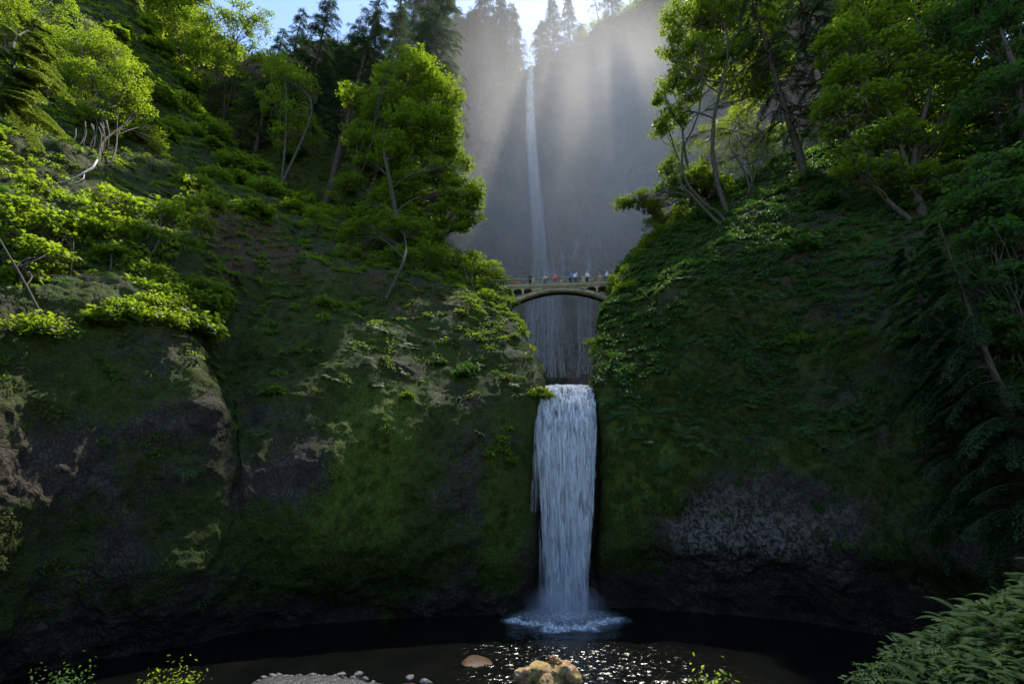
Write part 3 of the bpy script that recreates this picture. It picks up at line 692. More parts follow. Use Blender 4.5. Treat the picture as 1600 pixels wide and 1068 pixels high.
def broadleaf(name, label, cat, base, blobs, mat, seed, leaf=0.24, per=22, dens=1.0, trunk_r=0.28, lean=None, tmpl=T_MAPLE, group=None, trunks=1, rc=0.75, clumps=None, barkmat=None):
    """base: world point; blobs: (px, py, Y, radius px)"""
    r = np.random.default_rng(seed); base = np.array(base); root = empty(name, base); tag(root, label, cat, group)
    Bc = np.array([tuple(W(b[0], b[1], b[2])) for b in blobs])
    zc = Bc[:, 1] * cp + (Bc[:, 2] - CAMH) * sp; Br = np.array([b[3] for b in blobs]) * zc / F
    top = Bc[np.argmax(Bc[:, 2])]; cen = Bc.mean(0)
    Pls, Rds = [], []
    tpath = []
    for k in range(trunks):
        tgt = top * 0.6 + cen * 0.4 if k == 0 else Bc[r.integers(len(Bc))]
        st = base + np.array([k * 0.5 * (1 if k % 2 else -1), 0, -0.8])
        p = curve_to(st[None], np.array(tgt)[None], 9, r, 0.10)[0]; tpath.append(p)
        Pls.append(p); Rds.append(trunk_r * (1 - 0.15 * k) * np.linspace(1.15, 0.22, 9))
    geos = []
    tips_all, rc_all = [], []
    for c_, br in zip(Bc, Br):
        tp_ = tpath[r.integers(trunks)]
        h = np.clip((c_[2] - br * 0.9 - tp_[0][2]) / max(tp_[-1][2] - tp_[0][2], 0.1) * r.uniform(0.55, 0.9), 0.15, 0.95)
        i = h * 8; i0 = int(min(i, 7)); st = tp_[i0] * (1 - (i - i0)) + tp_[i0 + 1] * (i - i0)
        limb = curve_to(st[None], c_[None], 9, r, 0.16, 0.06)[0]
        lr = trunk_r * (0.50 - 0.2 * h)
        Pls.append(limb); Rds.append(lr * np.linspace(1, 0.25, 9))
        n = int(max(7, 9 * br * br * dens))
        d = norm(r.normal(0, 1, (n, 3))); q = r.uniform(0.25, 1.0, n) ** 0.5
        tips = c_ + d * (q * br)[:, None] * np.array([1, 1, 0.85])
        k = r.integers(3, 9, n); sts = limb[k]
        nb = min(n, 40)
        bp = curve_to(sts[:nb], tips[:nb], 9, r, 0.14, 0.05)
        for j in range(nb): Pls.append(bp[j]); Rds.append(np.linspace(lr * 0.32, 0.012, 9))
        tips_all.append(tips); rc_all.append(np.full(n, rc) * r.uniform(0.6, 1.25, n))
    tips = np.concatenate(tips_all); rcs = np.concatenate(rc_all)
    # drop some clusters for gaps
    gap = fbm(tips, max(1.3, Br.mean() * 0.5), 2, seed) > -0.16
    tips, rcs = tips[gap], rcs[gap]
    V, F_ = tubes(np.array(Pls), np.array(Rds), 6)
    mesh_obj('trunk', V - base, F_, barkmat or M['bark'], root, True)
    geo = cluster_leaves(tips - base, int(per * 1.7), rcs * 1.35, leaf, r, tmpl, flat=0.20)
    leaf_obj('crown', [geo], mat, root)
    return root

def conifer(name, label, cat, base, height, R_, mat, seed, nbr=150, bare=0.2, spray=0.5, per=26, group=None, lean=(0, 0), droop=0.35, trunk_r=0.4, cone=0.8, thin=0.0, link=True, tmpl=T_COMB, side=None):
    r = np.random.default_rng(seed); root = empty(name, base); 
    if label: tag(root, label, cat, group)
    K = 9
    tz = np.linspace(-1, height, K); T_ = np.stack([lean[0] * tz / height + 0.15 * np.sin(tz * 0.3), lean[1] * tz / height, tz], 1)
    Pls, Rds = [T_], [trunk_r * np.linspace(1.1, 0.08, K)]
    z = height * (bare + (1 - bare) * np.sort(r.uniform(0, 1, nbr)) ** 0.9); a = r.uniform(0, 2 * np.pi, nbr)
    if side is not None: a = side + r.normal(0, 0.8, nbr)
    hz_ = (z / height - bare) / (1 - bare)
    Ln = R_ * (1 - hz_) ** cone * r.uniform(0.55, 1.12, nbr) * (0.55 + 0.45 * smooth(0, 0.12, hz_)) + 0.25
    keep = r.uniform(0, 1, nbr) > thin; z, a, Ln, hz_ = z[keep], a[keep], Ln[keep], hz_[keep]; n = len(z)
    st = np.stack([lean[0] * z / height, lean[1] * z / height, z], 1)
    t = np.linspace(0, 1, K)[None]
    out = np.stack([np.cos(a), np.sin(a), 0 * a], 1)
    up0 = r.uniform(0.0, 0.35, n)
    rise = (up0[:, None] * t - (droop * r.uniform(0.7, 1.4, n))[:, None] * t ** 2 * 1.5) * Ln[:, None]
    BP = st[:, None] + out[:, None] * (Ln[:, None] * t)[..., None]; BP[..., 2] += rise
    for j in range(n): Pls.append(BP[j]); Rds.append(np.linspace(0.05 + 0.012 * Ln[j], 0.01, K))
    V, F_ = tubes(np.array(Pls), np.array(Rds), 5)
    mesh_obj('trunk', V, F_, M['bark'], root, True)
    # sprays
    cnt = np.maximum(4, (per * Ln / R_)).astype(int); bi = np.repeat(np.arange(n), cnt); m = len(bi)
    tt = r.uniform(0.18, 1.0, m) ** 0.8; k = tt * (K - 1); i = np.minimum(k.astype(int), K - 2); f = (k - i)[:, None]
    P = BP[bi, i] * (1 - f) + BP[bi, i + 1] * f; tang = norm(BP[bi, i + 1] - BP[bi, i]); side_ = norm(np.cross(tang, [0, 0, 1.0]))
    sg = r.choice([-1, 1], m)[:, None]
    D = tang * r.uniform(0.3, 1.0, m)[:, None] + side_ * sg * r.uniform(0.3, 1.0, m)[:, None] + np.array([0, 0, -1]) * r.uniform(0.05, 0.6, m)[:, None]
    N = np.array([0, 0, 1.0]) + r.normal(0, 0.35, (m, 3))
    sz = spray * (0.5 + 0.7 * (1 - tt * 0.5)) * r.uniform(0.6, 1.3, m)
    tone = np.clip(0.35 * r.uniform(0, 1, n)[bi] + 0.45 * tt * r.uniform(0.3, 1, m) + 0.2 * r.uniform(0, 1, m), 0, 1)
    leaf_obj('crown', [leaf_geo(P, D, N, sz, tmpl, tone)], mat, root)
    return root
def near_conifer(name, label, cat, base, height, R_, mat, seed, nbr, side=None, spread=0.9, droop=0.35, trunk_r=0.35, zlo=0.05, leafsz=0.15, group=None):
    r = np.random.default_rng(seed); root = empty(name, base); tag(root, label, cat, group); K = 9
    tz = np.linspace(-1, height, K); Pls = [np.stack([0.15 * np.sin(tz * 0.3), 0 * tz, tz], 1)]; Rds = [trunk_r * np.linspace(1.1, 0.08, K)]
    P, D, N, S, Tn = [], [], [], [], []
    for b in range(nbr):
        z = height * (zlo + (1 - zlo) * (b + r.uniform()) / nbr); a = r.uniform(0, 6.283) if side is None else side + r.normal(0, spread)
        L_ = R_ * (1 - z / height) ** 0.45 * r.uniform(0.55, 1.1) + 0.4; o = np.array([math.cos(a), math.sin(a), 0]); sd_ = np.array([-o[1], o[0], 0]); u0 = r.uniform(0.0, 0.3); dr = droop * r.uniform(0.7, 1.4); tn = r.uniform()
        f = lambda t: np.array([0, 0, z]) + o * L_ * t + np.array([0, 0, L_ * (u0 * t - 1.3 * dr * t * t)])
        Pls.append(np.array([f(t) for t in np.linspace(0, 1, K)])); Rds.append(np.linspace(0.045, 0.008, K))
        nt_ = int(7 + L_ * 4)
        for j in range(nt_):
            t = 0.15 + 0.85 * (j + 0.5) / nt_; p = f(t); tg = norm(f(t + 0.02) - p); tw = L_ * 0.26 * (1.15 - t) ** 0.6 * r.uniform(0.7, 1.2)
            for s_ in (-1, 1):
                pd = norm(sd_ * s_ * 0.85 + tg * 0.75 + np.array([0, 0, -0.12])); m = max(4, int(tw / leafsz * 1.6))
                u = (np.arange(m) + 0.5) / m; pp = p + pd * tw * u[:, None] + np.array([0, 0, -1.0]) * (0.30 * tw * u ** 2)[:, None]
                nn = np.array([0, 0, 1.0]); cr = np.cross(nn, pd)
                for z_ in (-1, 1):
                    P.append(pp); D.append(np.tile(cr * z_ + pd * 1.1, (m, 1)) + r.normal(0, 0.25, (m, 3)) + np.array([0, 0, -0.25])); N.append(np.tile(nn, (m, 1)) + r.normal(0, 0.25, (m, 3))); S.append(leafsz * r.uniform(0.8, 1.5, m)); Tn.append(0.35 * tn + 0.35 * t + 0.3 * r.uniform(0, 1, m))
    V, F_ = tubes(np.array(Pls), np.array(Rds), 5); mesh_obj('trunk', V, F_, M['bark'], root, True)
    leaf_obj('crown', [leaf_geo(np.concatenate(P), np.concatenate(D), np.concatenate(N), np.concatenate(S), T_DIAMOND, np.concatenate(Tn))], mat, root); return root
def copy_tree(root, loc, rz, s, label=None, cat=None, group=None):
    c = root.copy(); C.objects.link(c); c.location = loc; c.rotation_euler = (0, 0, rz); c.scale = s if hasattr(s, '__len__') else (s, s, s)
    if label: c['label'] = label
    if group: c['group'] = group
    for ch in root.children:
        d = ch.copy(); C.objects.link(d); d.parent = c
    return c

# ------------------------------------------------------------------ small plants used for ground cover
def src_leafy(seed, n, rad, size, tmpl, mat, h=0.6):
    r = np.random.default_rng(seed); d = norm(r.normal(0, 1, (n, 3))); d[:, 2] = np.abs(d[:, 2])
    P = d * rad * r.uniform(0.3, 1, (n, 1)) * np.array([1, 1, h]); D = d * np.array([1, 1, 0.2]) + r.normal(0, 0.4, (n, 3)); D[:, 2] -= 0.2
    return leaf_obj('leafy_tuft', [leaf_geo(P, D, np.array([0, 0, 1.0]) + r.normal(0, 0.5, (n, 3)), size * r.uniform(0.6, 1.3, n), tmpl, r.uniform(0, 1, n))], mat, link=False)
def fern_geo(seed, nf=9, ln=0.8, np_=11):
    r = np.random.default_rng(seed); P, D, N, S, Tn = [], [], [], [], []
    for k in range(nf):
        a = k * 2 * np.pi / nf + r.uniform(-0.3, 0.3); L_ = ln * r.uniform(0.7, 1.15); o = np.array([math.cos(a), math.sin(a), 0]); sd_ = np.array([-o[1], o[0], 0]); tn = r.uniform(0, 1)
        e = r.uniform(0.5, 1.1)
        for j in range(np_):
            t = (j + 1) / np_; p = o * L_ * t + np.array([0, 0, L_ * (e * t - 0.9 * t * t)]); tg = norm(o + np.array([0, 0, e - 1.8 * t]))
            w_ = math.sin(math.pi * min(1, t * 0.9 + 0.12)) * 0.30 * L_
            for s_ in (-1, 1):
                P.append(p); D.append(sd_ * s_ + tg * 0.45); N.append(np.cross(tg, sd_) * 1.0 + np.array([0, 0, 1.0])); S.append(w_ * r.uniform(0.85, 1.1)); Tn.append(tn * 0.6 + 0.4 * r.uniform())
    return leaf_geo(np.array(P), np.array(D), np.array(N), np.array(S), T_SPRAY, np.array(Tn))
def src_fern(seed, mat, **k): return leaf_obj('fern', [fern_geo(seed, **k)], mat, link=False)
def src_grass(seed, n, ln, mat, droop=0.5):
    r = np.random.default_rng(seed); P = r.normal(0, 0.16, (n, 3)) * np.array([1, 1, 0.1]); a = r.uniform(0, 2 * np.pi, n)
    D = np.stack([np.cos(a) * 0.6, np.sin(a) * 0.6, r.uniform(0.3, 1.2, n) - droop], 1)
    return leaf_obj('grass_tuft', [leaf_geo(P, D, np.stack([np.cos(a), np.sin(a), np.full(n, 0.8)], 1), ln * r.uniform(0.5, 1.2, n), T_BLADE, r.uniform(0, 1, n))], mat, link=False)
def src_moss(seed, n, rad, size, mat):
    r = np.random.default_rng(seed); a = r.uniform(0, 2 * np.pi, n); q = rad * np.sqrt(r.uniform(0, 1, n))
    P = np.stack([np.cos(a) * q, np.sin(a) * q, r.uniform(0, 0.24, n) * (1 - q / rad * 0.6)], 1)
    D = np.stack([-np.ones(n), r.normal(0, 0.4, n), r.uniform(-0.1, 0.6, n)], 1)            # x axis is turned uphill: leaves hang down
    return leaf_obj('moss_tuft', [leaf_geo(P, D, np.array([0.3, 0, 1.0]) + r.normal(0, 0.3, (n, 3)), size * r.uniform(0.5, 1.4, n), T_DIAMOND, r.uniform(0, 1, n))], mat, link=False)

def scatter(name, P, N, scl, sources, r, align=0.5, label=None):
    """one object of countless small plants: geometry nodes put a tuft on every point"""
    n = len(P)
    Z = norm(N * align + np.array([0, 0, 1.0]) * (1 - align) + r.normal(0, 0.12, (n, 3)))
    up = np.array([0, 0, 1.0]) - Z * Z[:, 2:3]; up = np.where(np.linalg.norm(up, axis=1, keepdims=True) < 0.15, np.array([[1.0, 0.1, 0]]), up)
    X = norm(up + (r.normal(0, 0.35, (n, 3)) if align > 0.8 else r.normal(0, 2.0, (n, 3)))); X = norm(X - (X * Z).sum(1, keepdims=True) * Z); Y = np.cross(Z, X)
    sy = -X[:, 2]; ey = np.arcsin(np.clip(sy, -1, 1)); ex = np.arctan2(Y[:, 2], Z[:, 2]); ez = np.arctan2(X[:, 1], X[:, 0])
    me = bpy.data.meshes.new(name); me.vertices.add(n); me.vertices.foreach_set('co', P.astype(np.float32).ravel())
    at = me.attributes.new('rot', 'FLOAT_VECTOR', 'POINT'); at.data.foreach_set('vector', np.stack([ex, ey, ez], 1).astype(np.float32).ravel())
    at = me.attributes.new('scl', 'FLOAT', 'POINT'); at.data.foreach_set('value', scl.astype(np.float32))
    at = me.attributes.new('idx', 'INT', 'POINT'); at.data.foreach_set('value', r.integers(0, len(sources), n).astype(np.int32))
    me.update(); o = bpy.data.objects.new(name, me); C.objects.link(o); tag(o, label, None, None, 'stuff')
    t = bpy.data.node_groups.new(name, 'GeometryNodeTree')
    t.interface.new_socket('Geometry', in_out='INPUT', socket_type='NodeSocketGeometry'); t.interface.new_socket('Geometry', in_out='OUTPUT', socket_type='NodeSocketGeometry')
    gi, go = t.nodes.new('NodeGroupInput'), t.nodes.new('NodeGroupOutput'); ip = t.nodes.new('GeometryNodeInstanceOnPoints'); jn = t.nodes.new('GeometryNodeJoinGeometry')
    for s_ in reversed(sources):
        oi = t.nodes.new('GeometryNodeObjectInfo'); oi.inputs['Object'].default_value = s_; oi.inputs['As Instance'].default_value = True
        t.links.new(oi.outputs['Geometry'], jn.inputs[0])
    def na(nm, ty):
        a_ = t.nodes.new('GeometryNodeInputNamedAttribute'); a_.data_type = ty; a_.inputs['Name'].default_value = nm
        return [q for q in a_.outputs if q.enabled and q.name == 'Attribute'][0]
    t.links.new(gi.outputs[0], ip.inputs['Points']); t.links.new(jn.outputs[0], ip.inputs['Instance']); ip.inputs['Pick Instance'].default_value = True
    t.links.new(na('idx', 'INT'), ip.inputs['Instance Index']); t.links.new(na('rot', 'FLOAT_VECTOR'), ip.inputs['Rotation']); t.links.new(na('scl', 'FLOAT'), ip.inputs['Scale'])
    t.links.new(ip.outputs[0], go.inputs[0]); md = o.modifiers.new('scatter', 'NODES'); md.node_group = t
    me.materials.append(sources[0].data.materials[0])
    return o

def pick(s, n, wfn, r):
    P, N, k = sample(s, n, r); x, y = proj(P); wgt = wfn(P, N, x, y, k); keep = r.uniform(0, 1, n) < wgt
    vis = (x > -250) & (x < 1850) & (y > -250) & (y < 1150)
    keep &= vis; return P[keep], N[keep]

M['mossy'] = leaf_material('olive_leaf', (0.022, 0.050, 0.009), (0.080, 0.125, 0.015), (0.24, 0.38, 0.02), 0.45, 0.5, 0.2)
r = np.random.default_rng(21)
fern_src = [src_fern(i, M['fern'], nf=8 + i, ln=0.75) for i in range(3)]
leafy_src = [src_leafy(10 + i, 55, 0.60, 0.27, T_OVAL, M['mossy']) for i in range(3)]
deep_src = [src_leafy(20 + i, 55, 0.60, 0.28, T_OVAL, M['deep']) for i in range(3)]
lime_src = [src_leafy(40 + i, 55, 0.55, 0.25, T_OVAL, M['lime']) for i in range(3)]
moss_src = [src_moss(50 + i, 60, 0.45, 0.16, M['mosstuft']) for i in range(3)]
grass_src = [src_grass(60 + i, 46, 0.7, M['dry']) for i in range(2)] + [src_grass(63, 46, 0.7, M['mosstuft'])]

def w_moss(s):
    def f(P, N, x, y, k):
        return np.clip(s.attrs['moss'][k] * 1.5 - 0.35 + fbm(P, 1.2, 3, 800) * 0.6, 0, 1) * (P[:, 2] > 1.2) * (1 - 0.7 * s.attrs['soil'][k])
    return f
def w_veg(lo, hi, scale, sd_, nz=0.45, zlo=14, zhi=22):
    def f(P, N, x, y, k):
        return np.clip(0.50 + fbm(P, scale, 3, sd_) * 1.3 + (N[:, 2] - nz) * 0.9, 0, 1) * smooth(zlo, zhi, P[:, 2])
    return f
for s_, nm, mult in ((S_left, 'left', 1.0), (S_right, 'right', 0.9)):
    P, N = pick(s_, int(90000 * mult), w_moss(s_), r); scatter('moss', P, N, r.uniform(0.45, 1.15, len(P)), moss_src, r, 1.0)
    P, N = pick(s_, int(60000 * mult), w_veg(0, 0, 3.0, 810), r); scatter('undergrowth', P + N * 0.05, N, r.uniform(0.5, 1.4, len(P)), leafy_src if nm == 'left' else deep_src, r, 0.45)
    P, N = pick(s_, int(24000 * mult), w_veg(0, 0, 5.0, 830, zlo=6, zhi=16), r); scatter('ferns', P + N * 0.05, N, r.uniform(0.5, 1.3, len(P)), fern_src, r, 0.5)
P, N = pick(S_left, 52000, w_veg(0, 0, 5.0, 850, 0.30, 22, 30), r); scatter('bright_undergrowth', P + N * 0.1, N, r.uniform(0.6, 1.5, len(P)), lime_src, r, 0.4)
P, N = pick(S_left, 16000, lambda P, N, x, y, k: np.clip(S_left.attrs['soil'][k] * 0.9 + (N[:, 2] - 0.4), 0, 1) * smooth(17, 24, P[:, 2]), r); scatter('grass', P, N, r.uniform(0.5, 1.2, len(P)), grass_src, r, 0.7)
for s_, src_, sd_ in ((S_left, leafy_src, 861), (S_right, deep_src, 862)):
    P, N = pick(s_, 40000, lambda P, N, x, y, k: np.clip(fbm(P * np.array([1, 1, 0.5]), 2.0, 4, sd_) * 2.2 - 0.05 + 0.45 * smooth(11, 15, P[:, 2]), 0, 1) * smooth(2.5, 6, P[:, 2]) * smooth(30, 20, P[:, 2]) * (s_.attrs['pale'][k] < 0.3), r); scatter('wall_plants', P + N * 0.05, N, r.uniform(0.25, 0.75, len(P)), src_, r, 0.8)
# bare patches low on the walls still carry scattered ferns
for s_ in (S_left, S_right):
    P, N = pick(s_, 3500, lambda P, N, x, y, k: np.clip(fbm(P, 3.0, 3, 870) * 1.6 - 0.1, 0, 1) * smooth(1.5, 4, P[:, 2]), r); scatter('ferns', P, N, r.uniform(0.3, 0.8, len(P)), fern_src, r, 0.75)
far_src = [src_leafy(90 + i, 90, 1.6, 0.5, T_OVAL, M['deep']) for i in range(2)]
P, N = pick(S_far, 9000, lambda P, N, x, y, k: np.clip(fbm(P, 9.0, 3, 880) * 1.6 + (N[:, 2] - 0.35) * 2.0, 0, 1) * (np.abs(P[:, 0] - 7.5) > 4), r); scatter('cliff_plants', P, N, r.uniform(0.5, 1.4, len(P)), far_src, r, 0.6)
#STAGE4
# ------------------------------------------------------------------ trees of the left slope
def basept(s, px, py, dz=-0.3):
    p, n = surface_at(s, px, py); return p + Vector((0, 0, dz))
def wpt(px, py, Y): return W(px, py, Y)

broadleaf('maple_tree', 'tall full maple with layered bright-edged crown rising from the left cliff beside the far waterfall', 'tree',
    basept(S_left, 632, 392), [(650,118,66,42),(690,150,65,34),(612,165,66,42),(676,205,65,42),(626,245,64,46),(700,235,65,22),(588,225,66,32),(650,298,64,38),(722,302,63,34),(700,332,63,26),(612,310,64,34),(575,262,66,24),(738,312,63,18),(718,345,62,18),(640,345,63,28),(600,345,63,26),(670,362,62,24),(690,270,63,26),(740,335,62,12),(655,395,61,20),(562,215,66,26),(556,150,66,22),(550,285,65,22),(575,330,64,24),(590,180,65,24),(725,255,64,16),(640,190,62,34),(600,120,68,22),(700,190,64,22)],
    M['green'], 101, 0.30, 26, 0.9, 0.42, trunks=2, rc=0.8)
broadleaf('maple_tree', 'dark spreading maple hugging the cliff top below the tall layered maple', 'tree',
    basept(S_left, 600, 450), [(560,370,58,34),(600,360,58.5,38),(640,370,59,34),(585,415,54,32),(630,410,55,32),(670,400,57,28),(548,400,54,24),(655,440,54,24)],
    M['green'], 102, 0.26, 22, 1.0, 0.25, trunks=3, rc=0.7)
broadleaf('maple_tree', 'bright leafy thicket maple leaning over the left end of the bridge', 'tree',
    basept(S_left, 745, 450), [(700,405,61,26),(735,415,61,28),(765,425,60.5,24),(715,440,59,26),(750,455,58.5,26),(783,440,61,13),(775,478,57.5,20),(735,480,57,24),(690,470,57,24),(800,489,57,7),(684,375,63,18),(770,505,55,18),(720,510,54,22),(795,470,57.5,12),(680,510,53,20),(760,470,56,22)],
    M['lime'], 103, 0.24, 22, 1.2, 0.2, trunks=3, rc=0.55)
broadleaf('alder_tree', 'slender open tree with visible forked limbs on the upper left skyline', 'tree',
    basept(S_left, 350, 190), [(345,30,76,24),(375,20,76,26),(400,45,76,20),(360,70,76,22),(395,80,76,18),(340,95,75,20),(415,25,76,14),(330,60,75,18),(372,105,75,16),(318,120,76,18)],
    M['green'], 104, 0.30, 15, 0.6, 0.26, trunks=2, rc=0.7)
broadleaf('alder_tree', 'dark dense tree at the top of the left slope beside the slender open one', 'tree',
    basept(S_left, 285, 120), [(265,15,76,34),(300,40,76,30),(250,-30,76,36),(300,-20,76,32),(310,80,76,22),(280,80,74,22)],
    M['green'], 105, 0.30, 22, 0.8, 0.3, trunks=2, rc=0.8)
broadleaf('alder_tree', 'sunlit round-headed leafy tree filling the upper left slope', 'tree',
    basept(S_left, 160, 250), [(118,82,49,30),(150,62,50,24),(175,78,50,28),(208,118,50,26),(140,125,48,36),(190,150,49,30),(222,178,51,20),(98,128,48,26),(160,185,48,30),(88,58,50,20),(215,145,51,14),(232,205,53,18),(250,232,54,16),(130,165,47,26),(70,95,48,20)],
    M['lime'], 106, 0.20, 24, 1.3, 0.2, trunks=4, rc=0.55, tmpl=T_OVAL)
broadleaf('alder_tree', 'bright leafy tree at the left edge of the picture, behind the drooping fir boughs', 'tree',
    basept(S_left, 30, 180), [(15,55,48,30),(55,48,49,26),(-30,90,46,44),(25,12,50,28),(80,20,51,20),(48,85,47,18),(110,10,53,16)],
    M['lime'], 107, 0.20, 22, 1.2, 0.2, trunks=3, rc=0.55, tmpl=T_OVAL)
broadleaf('alder_tree', 'pale green thin tree at the middle ridge, left of the leaning fir', 'tree',
    basept(S_left, 440, 290), [(440,110,76,30),(470,130,76,26),(430,160,75,26),(470,180,75,26),(445,215,74,24),(425,95,77,18),(490,210,76,18)],
    M['lime'], 108, 0.30, 12, 0.7, 0.28, trunks=2, rc=0.8)
broadleaf('maple_sapling', 'young maple with big leaves spreading low over the brown bank on the left', 'sapling',
    basept(S_left, 200, 430), [(170,320,35,34),(215,330,36,30),(255,335,36.5,24),(200,365,34.5,36),(150,355,33.5,32),(240,375,35.5,26),(275,322,37,16),(190,400,33.5,30)],
    M['lime'], 109, 0.30, 16, 1.0, 0.12, trunks=3, rc=0.55)
broadleaf('maple_sapling', 'large-leaved maple bush at the left edge above the dark rock', 'sapling',
    basept(S_left, 40, 460), [(20,330,30,40),(70,350,30.5,38),(10,390,29,40),(75,400,29.5,36),(110,350,32,28),(-40,350,28,50),(120,420,31,28),(40,440,28.5,34),(-10,440,28,40),(80,450,29.5,26),(150,450,31.5,24),(20,480,28,26),(110,475,30,20),(60,290,32,26)],
    M['green'], 110, 0.30, 18, 1.0, 0.12, trunks=4, rc=0.55)
broadleaf('maple_sapling', 'sunlit leafy shrub on the shoulder above the rounded mossy rock', 'sapling',
    basept(S_left, 270, 500), [(245,430,34,26),(270,455,34.5,24),(300,470,36,20),(240,475,33,26),(210,450,33,24),(300,440,37,16),(160,490,30.5,18),(130,495,30,16),(285,495,34,18),(205,485,31.5,18),(260,510,33,18),(190,420,33.5,24),(310,500,35,12)],
    M['lime'], 111, 0.22, 20, 1.4, 0.10, trunks=4, rc=0.45)
broadleaf('maple_sapling', 'bushy maple with tiered leaf sprays beside the bare brown slope', 'sapling',
    basept(S_left, 325, 370), [(300,290,41,16),(325,300,42,18),(345,318,43,12),(300,315,40,18),(315,345,40,20)],
    M['green'], 112, 0.26, 18, 1.6, 0.10, trunks=2, rc=0.5)

# ------------------------------------------------------------------ firs of the left ridge
LFY = 'firs on the middle ridge'
conifer('fir_tree', 'leaning fir with a long pale bare trunk on the middle ridge', 'tree', W(508, 318, 79) , 66, 9.5, M['needle'], 201, 170, 0.30, 1.5, 70, LFY, (4.5, 2), 0.30, 0.75, 0.5, 0.12)
conifer('fir_tree', 'massive dark fir rising out of the top of the picture behind the tall maple', 'tree', W(628, 330, 80), 72, 11.5, M['needle'], 202, 230, 0.25, 1.6, 90, LFY, (5, 2), 0.38, 0.85, 0.45, 0.05)
conifer('fir_tree', 'bluish fir between the sky gap and the leaning fir', 'tree', W(462, 240, 86), 56, 9.5, M['needle'], 203, 190, 0.12, 1.5, 80, LFY, (1, 0), 0.35, 0.6, 0.6)
conifer('fir_tree', 'dark fir filling the gap between the leaning fir and the massive one', 'tree', W(580, 290, 88), 66, 9.0, M['needle'], 204, 190, 0.15, 1.6, 80, LFY, (2, 0), 0.35, 0.6, 0.6)
conifer('fir_tree', 'small dark fir just behind the slender open tree on the left skyline', 'tree', W(395, 250, 82), 42, 7.0, M['needle'], 205, 170, 0.05, 1.4, 70, LFY, (0, 0), 0.35, 0.5, 0.7)
conifer('fir_tree', 'fir with its pointed top against the blue sky left of the ridge', 'tree', W(432, 200, 96), 47, 8.0, M['needle'], 206, 160, 0.1, 1.6, 70, LFY, (0, 0), 0.35, 0.5, 0.8)
conifer('fir_tree', 'fir standing right of the massive one, over the edge of the far cliff', 'tree', W(690, 330, 100), 62, 8.0, M['needle'], 207, 150, 0.45, 1.6, 70, LFY, (0, 0), 0.4, 0.6, 0.7, 0.1)
for i, (px, Y, h, lab) in enumerate([(484, 99, 57, 'hazy fir behind the ridge, just right of the pointed-topped one'), (520, 102, 66, 'hazy fir seen behind the trunk of the leaning fir'), (553, 99, 68, 'hazy fir behind the ridge, between the leaning fir and the gap-filling one'),
        (598, 104, 76, 'tall hazy fir behind the ridge left of the massive one'), (655, 108, 74, 'tall hazy fir behind the ridge right of the massive one'), (672, 98, 46, 'hazy fir low on the ridge end beside the tall maple top')]):
    conifer('fir_tree', lab, 'tree', W(px, 300, Y), h, 9.0, M['needle'], 260 + i, 170, 0.1, 1.8, 64, LFY, (0, 0), 0.35, 0.6, 0.5)
# boughs reaching in from the left edge: a fir standing mostly outside the picture
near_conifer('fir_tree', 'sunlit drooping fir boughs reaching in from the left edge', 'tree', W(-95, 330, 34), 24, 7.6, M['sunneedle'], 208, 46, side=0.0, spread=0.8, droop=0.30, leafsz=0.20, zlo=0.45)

# ------------------------------------------------------------------ firs along the far rim
FG = 'firs along the far cliff rim'
fA = conifer('fir_tree', 'full dark fir on the far rim above the cliff, left of the upper waterfall', 'tree', basept(S_far, 735, 108, -1), 38, 8.0, M['needle'], 221, 150, 0.05, 2.0, 44, FG, (0, 0), 0.35, 0.45, 0.7)
fB = conifer('fir_tree', 'single fir with bare lower trunk standing right beside the lip of the upper waterfall', 'tree', basept(S_far, 843, 100, -1), 30, 6.0, M['needle'], 222, 110, 0.33, 1.8, 40, FG, (0, 0), 0.30, 0.42, 0.5, 0.1)
for i, (px, Y0, h, src, sx) in enumerate([(645, 0, 1.15, 0, 1.1), (668, 6, 1.0, 0, 1.0), (692, -2, 1.12, 0, 1.05), (713, 5, 0.95, 1, 1.0), (758, 2, 1.08, 0, 1.2), (783, 6, 1.05, 0, 1.1), (800, 0, 0.85, 0, 1.0), (812, 14, 0.80, 0, 0.8), (822, 24, 0.7, 1, 0.8), (845, 4, 0.36, 0, 0.9), (858, 16, 0.95, 1, 0.9), (806, 26, 0.85, 1, 0.9), (722, 16, 1.25, 1, 1.1), (660, 18, 1.25, 0, 1.0),
                                     (776, 18, 1.2, 1, 1.0), (700, 20, 1.2, 0, 1.0), (640, 22, 1.35, 1, 1.2), (745, 22, 1.25, 0, 1.2), (682, -3, 0.7, 0, 1.2), (738, -3, 0.55, 0, 1.3), (768, -2, 0.5, 0, 1.3)]):
    b = basept(S_far, px, 110, -1.5); b.y += Y0
    copy_tree((fA, fB)[src], b, i * 1.9, (sx * 1.15, sx * 1.15, h * 1.4), 'blue-green fir in the row on the far rim left of the upper waterfall', group=FG)
for i, (px, py, Y0, h, src, lab) in enumerate([(872, 92, 3, 0.95, 0, 'full fir on the far rim immediately right of the fir beside the waterfall lip'), (893, 82, 8, 1.1, 0, 'broad fir third from the upper waterfall on the right rim'),
        (916, 62, 10, 0.6, 0, 'short fir in the rim gap right of the upper waterfall'), (958, 30, 4, 0.9, 1, 'misty thin fir on the rising right rim')]):
    b = basept(S_far, px, py, -1.5); b.y += Y0
    copy_tree((fA, fB)[src], b, 1.0 + i * 2.3, (1.0, 1.0, h * 1.25), lab)
conifer('dead_fir', 'leaning bare-trunked fir on the rising right rim of the far cliff', 'tree', basept(S_far, 938, 62, -1), 36, 3.5, M['needle'], 223, 40, 0.55, 1.8, 14, None, (-3, 0), 0.3, 0.32, 0.5, 0.4)
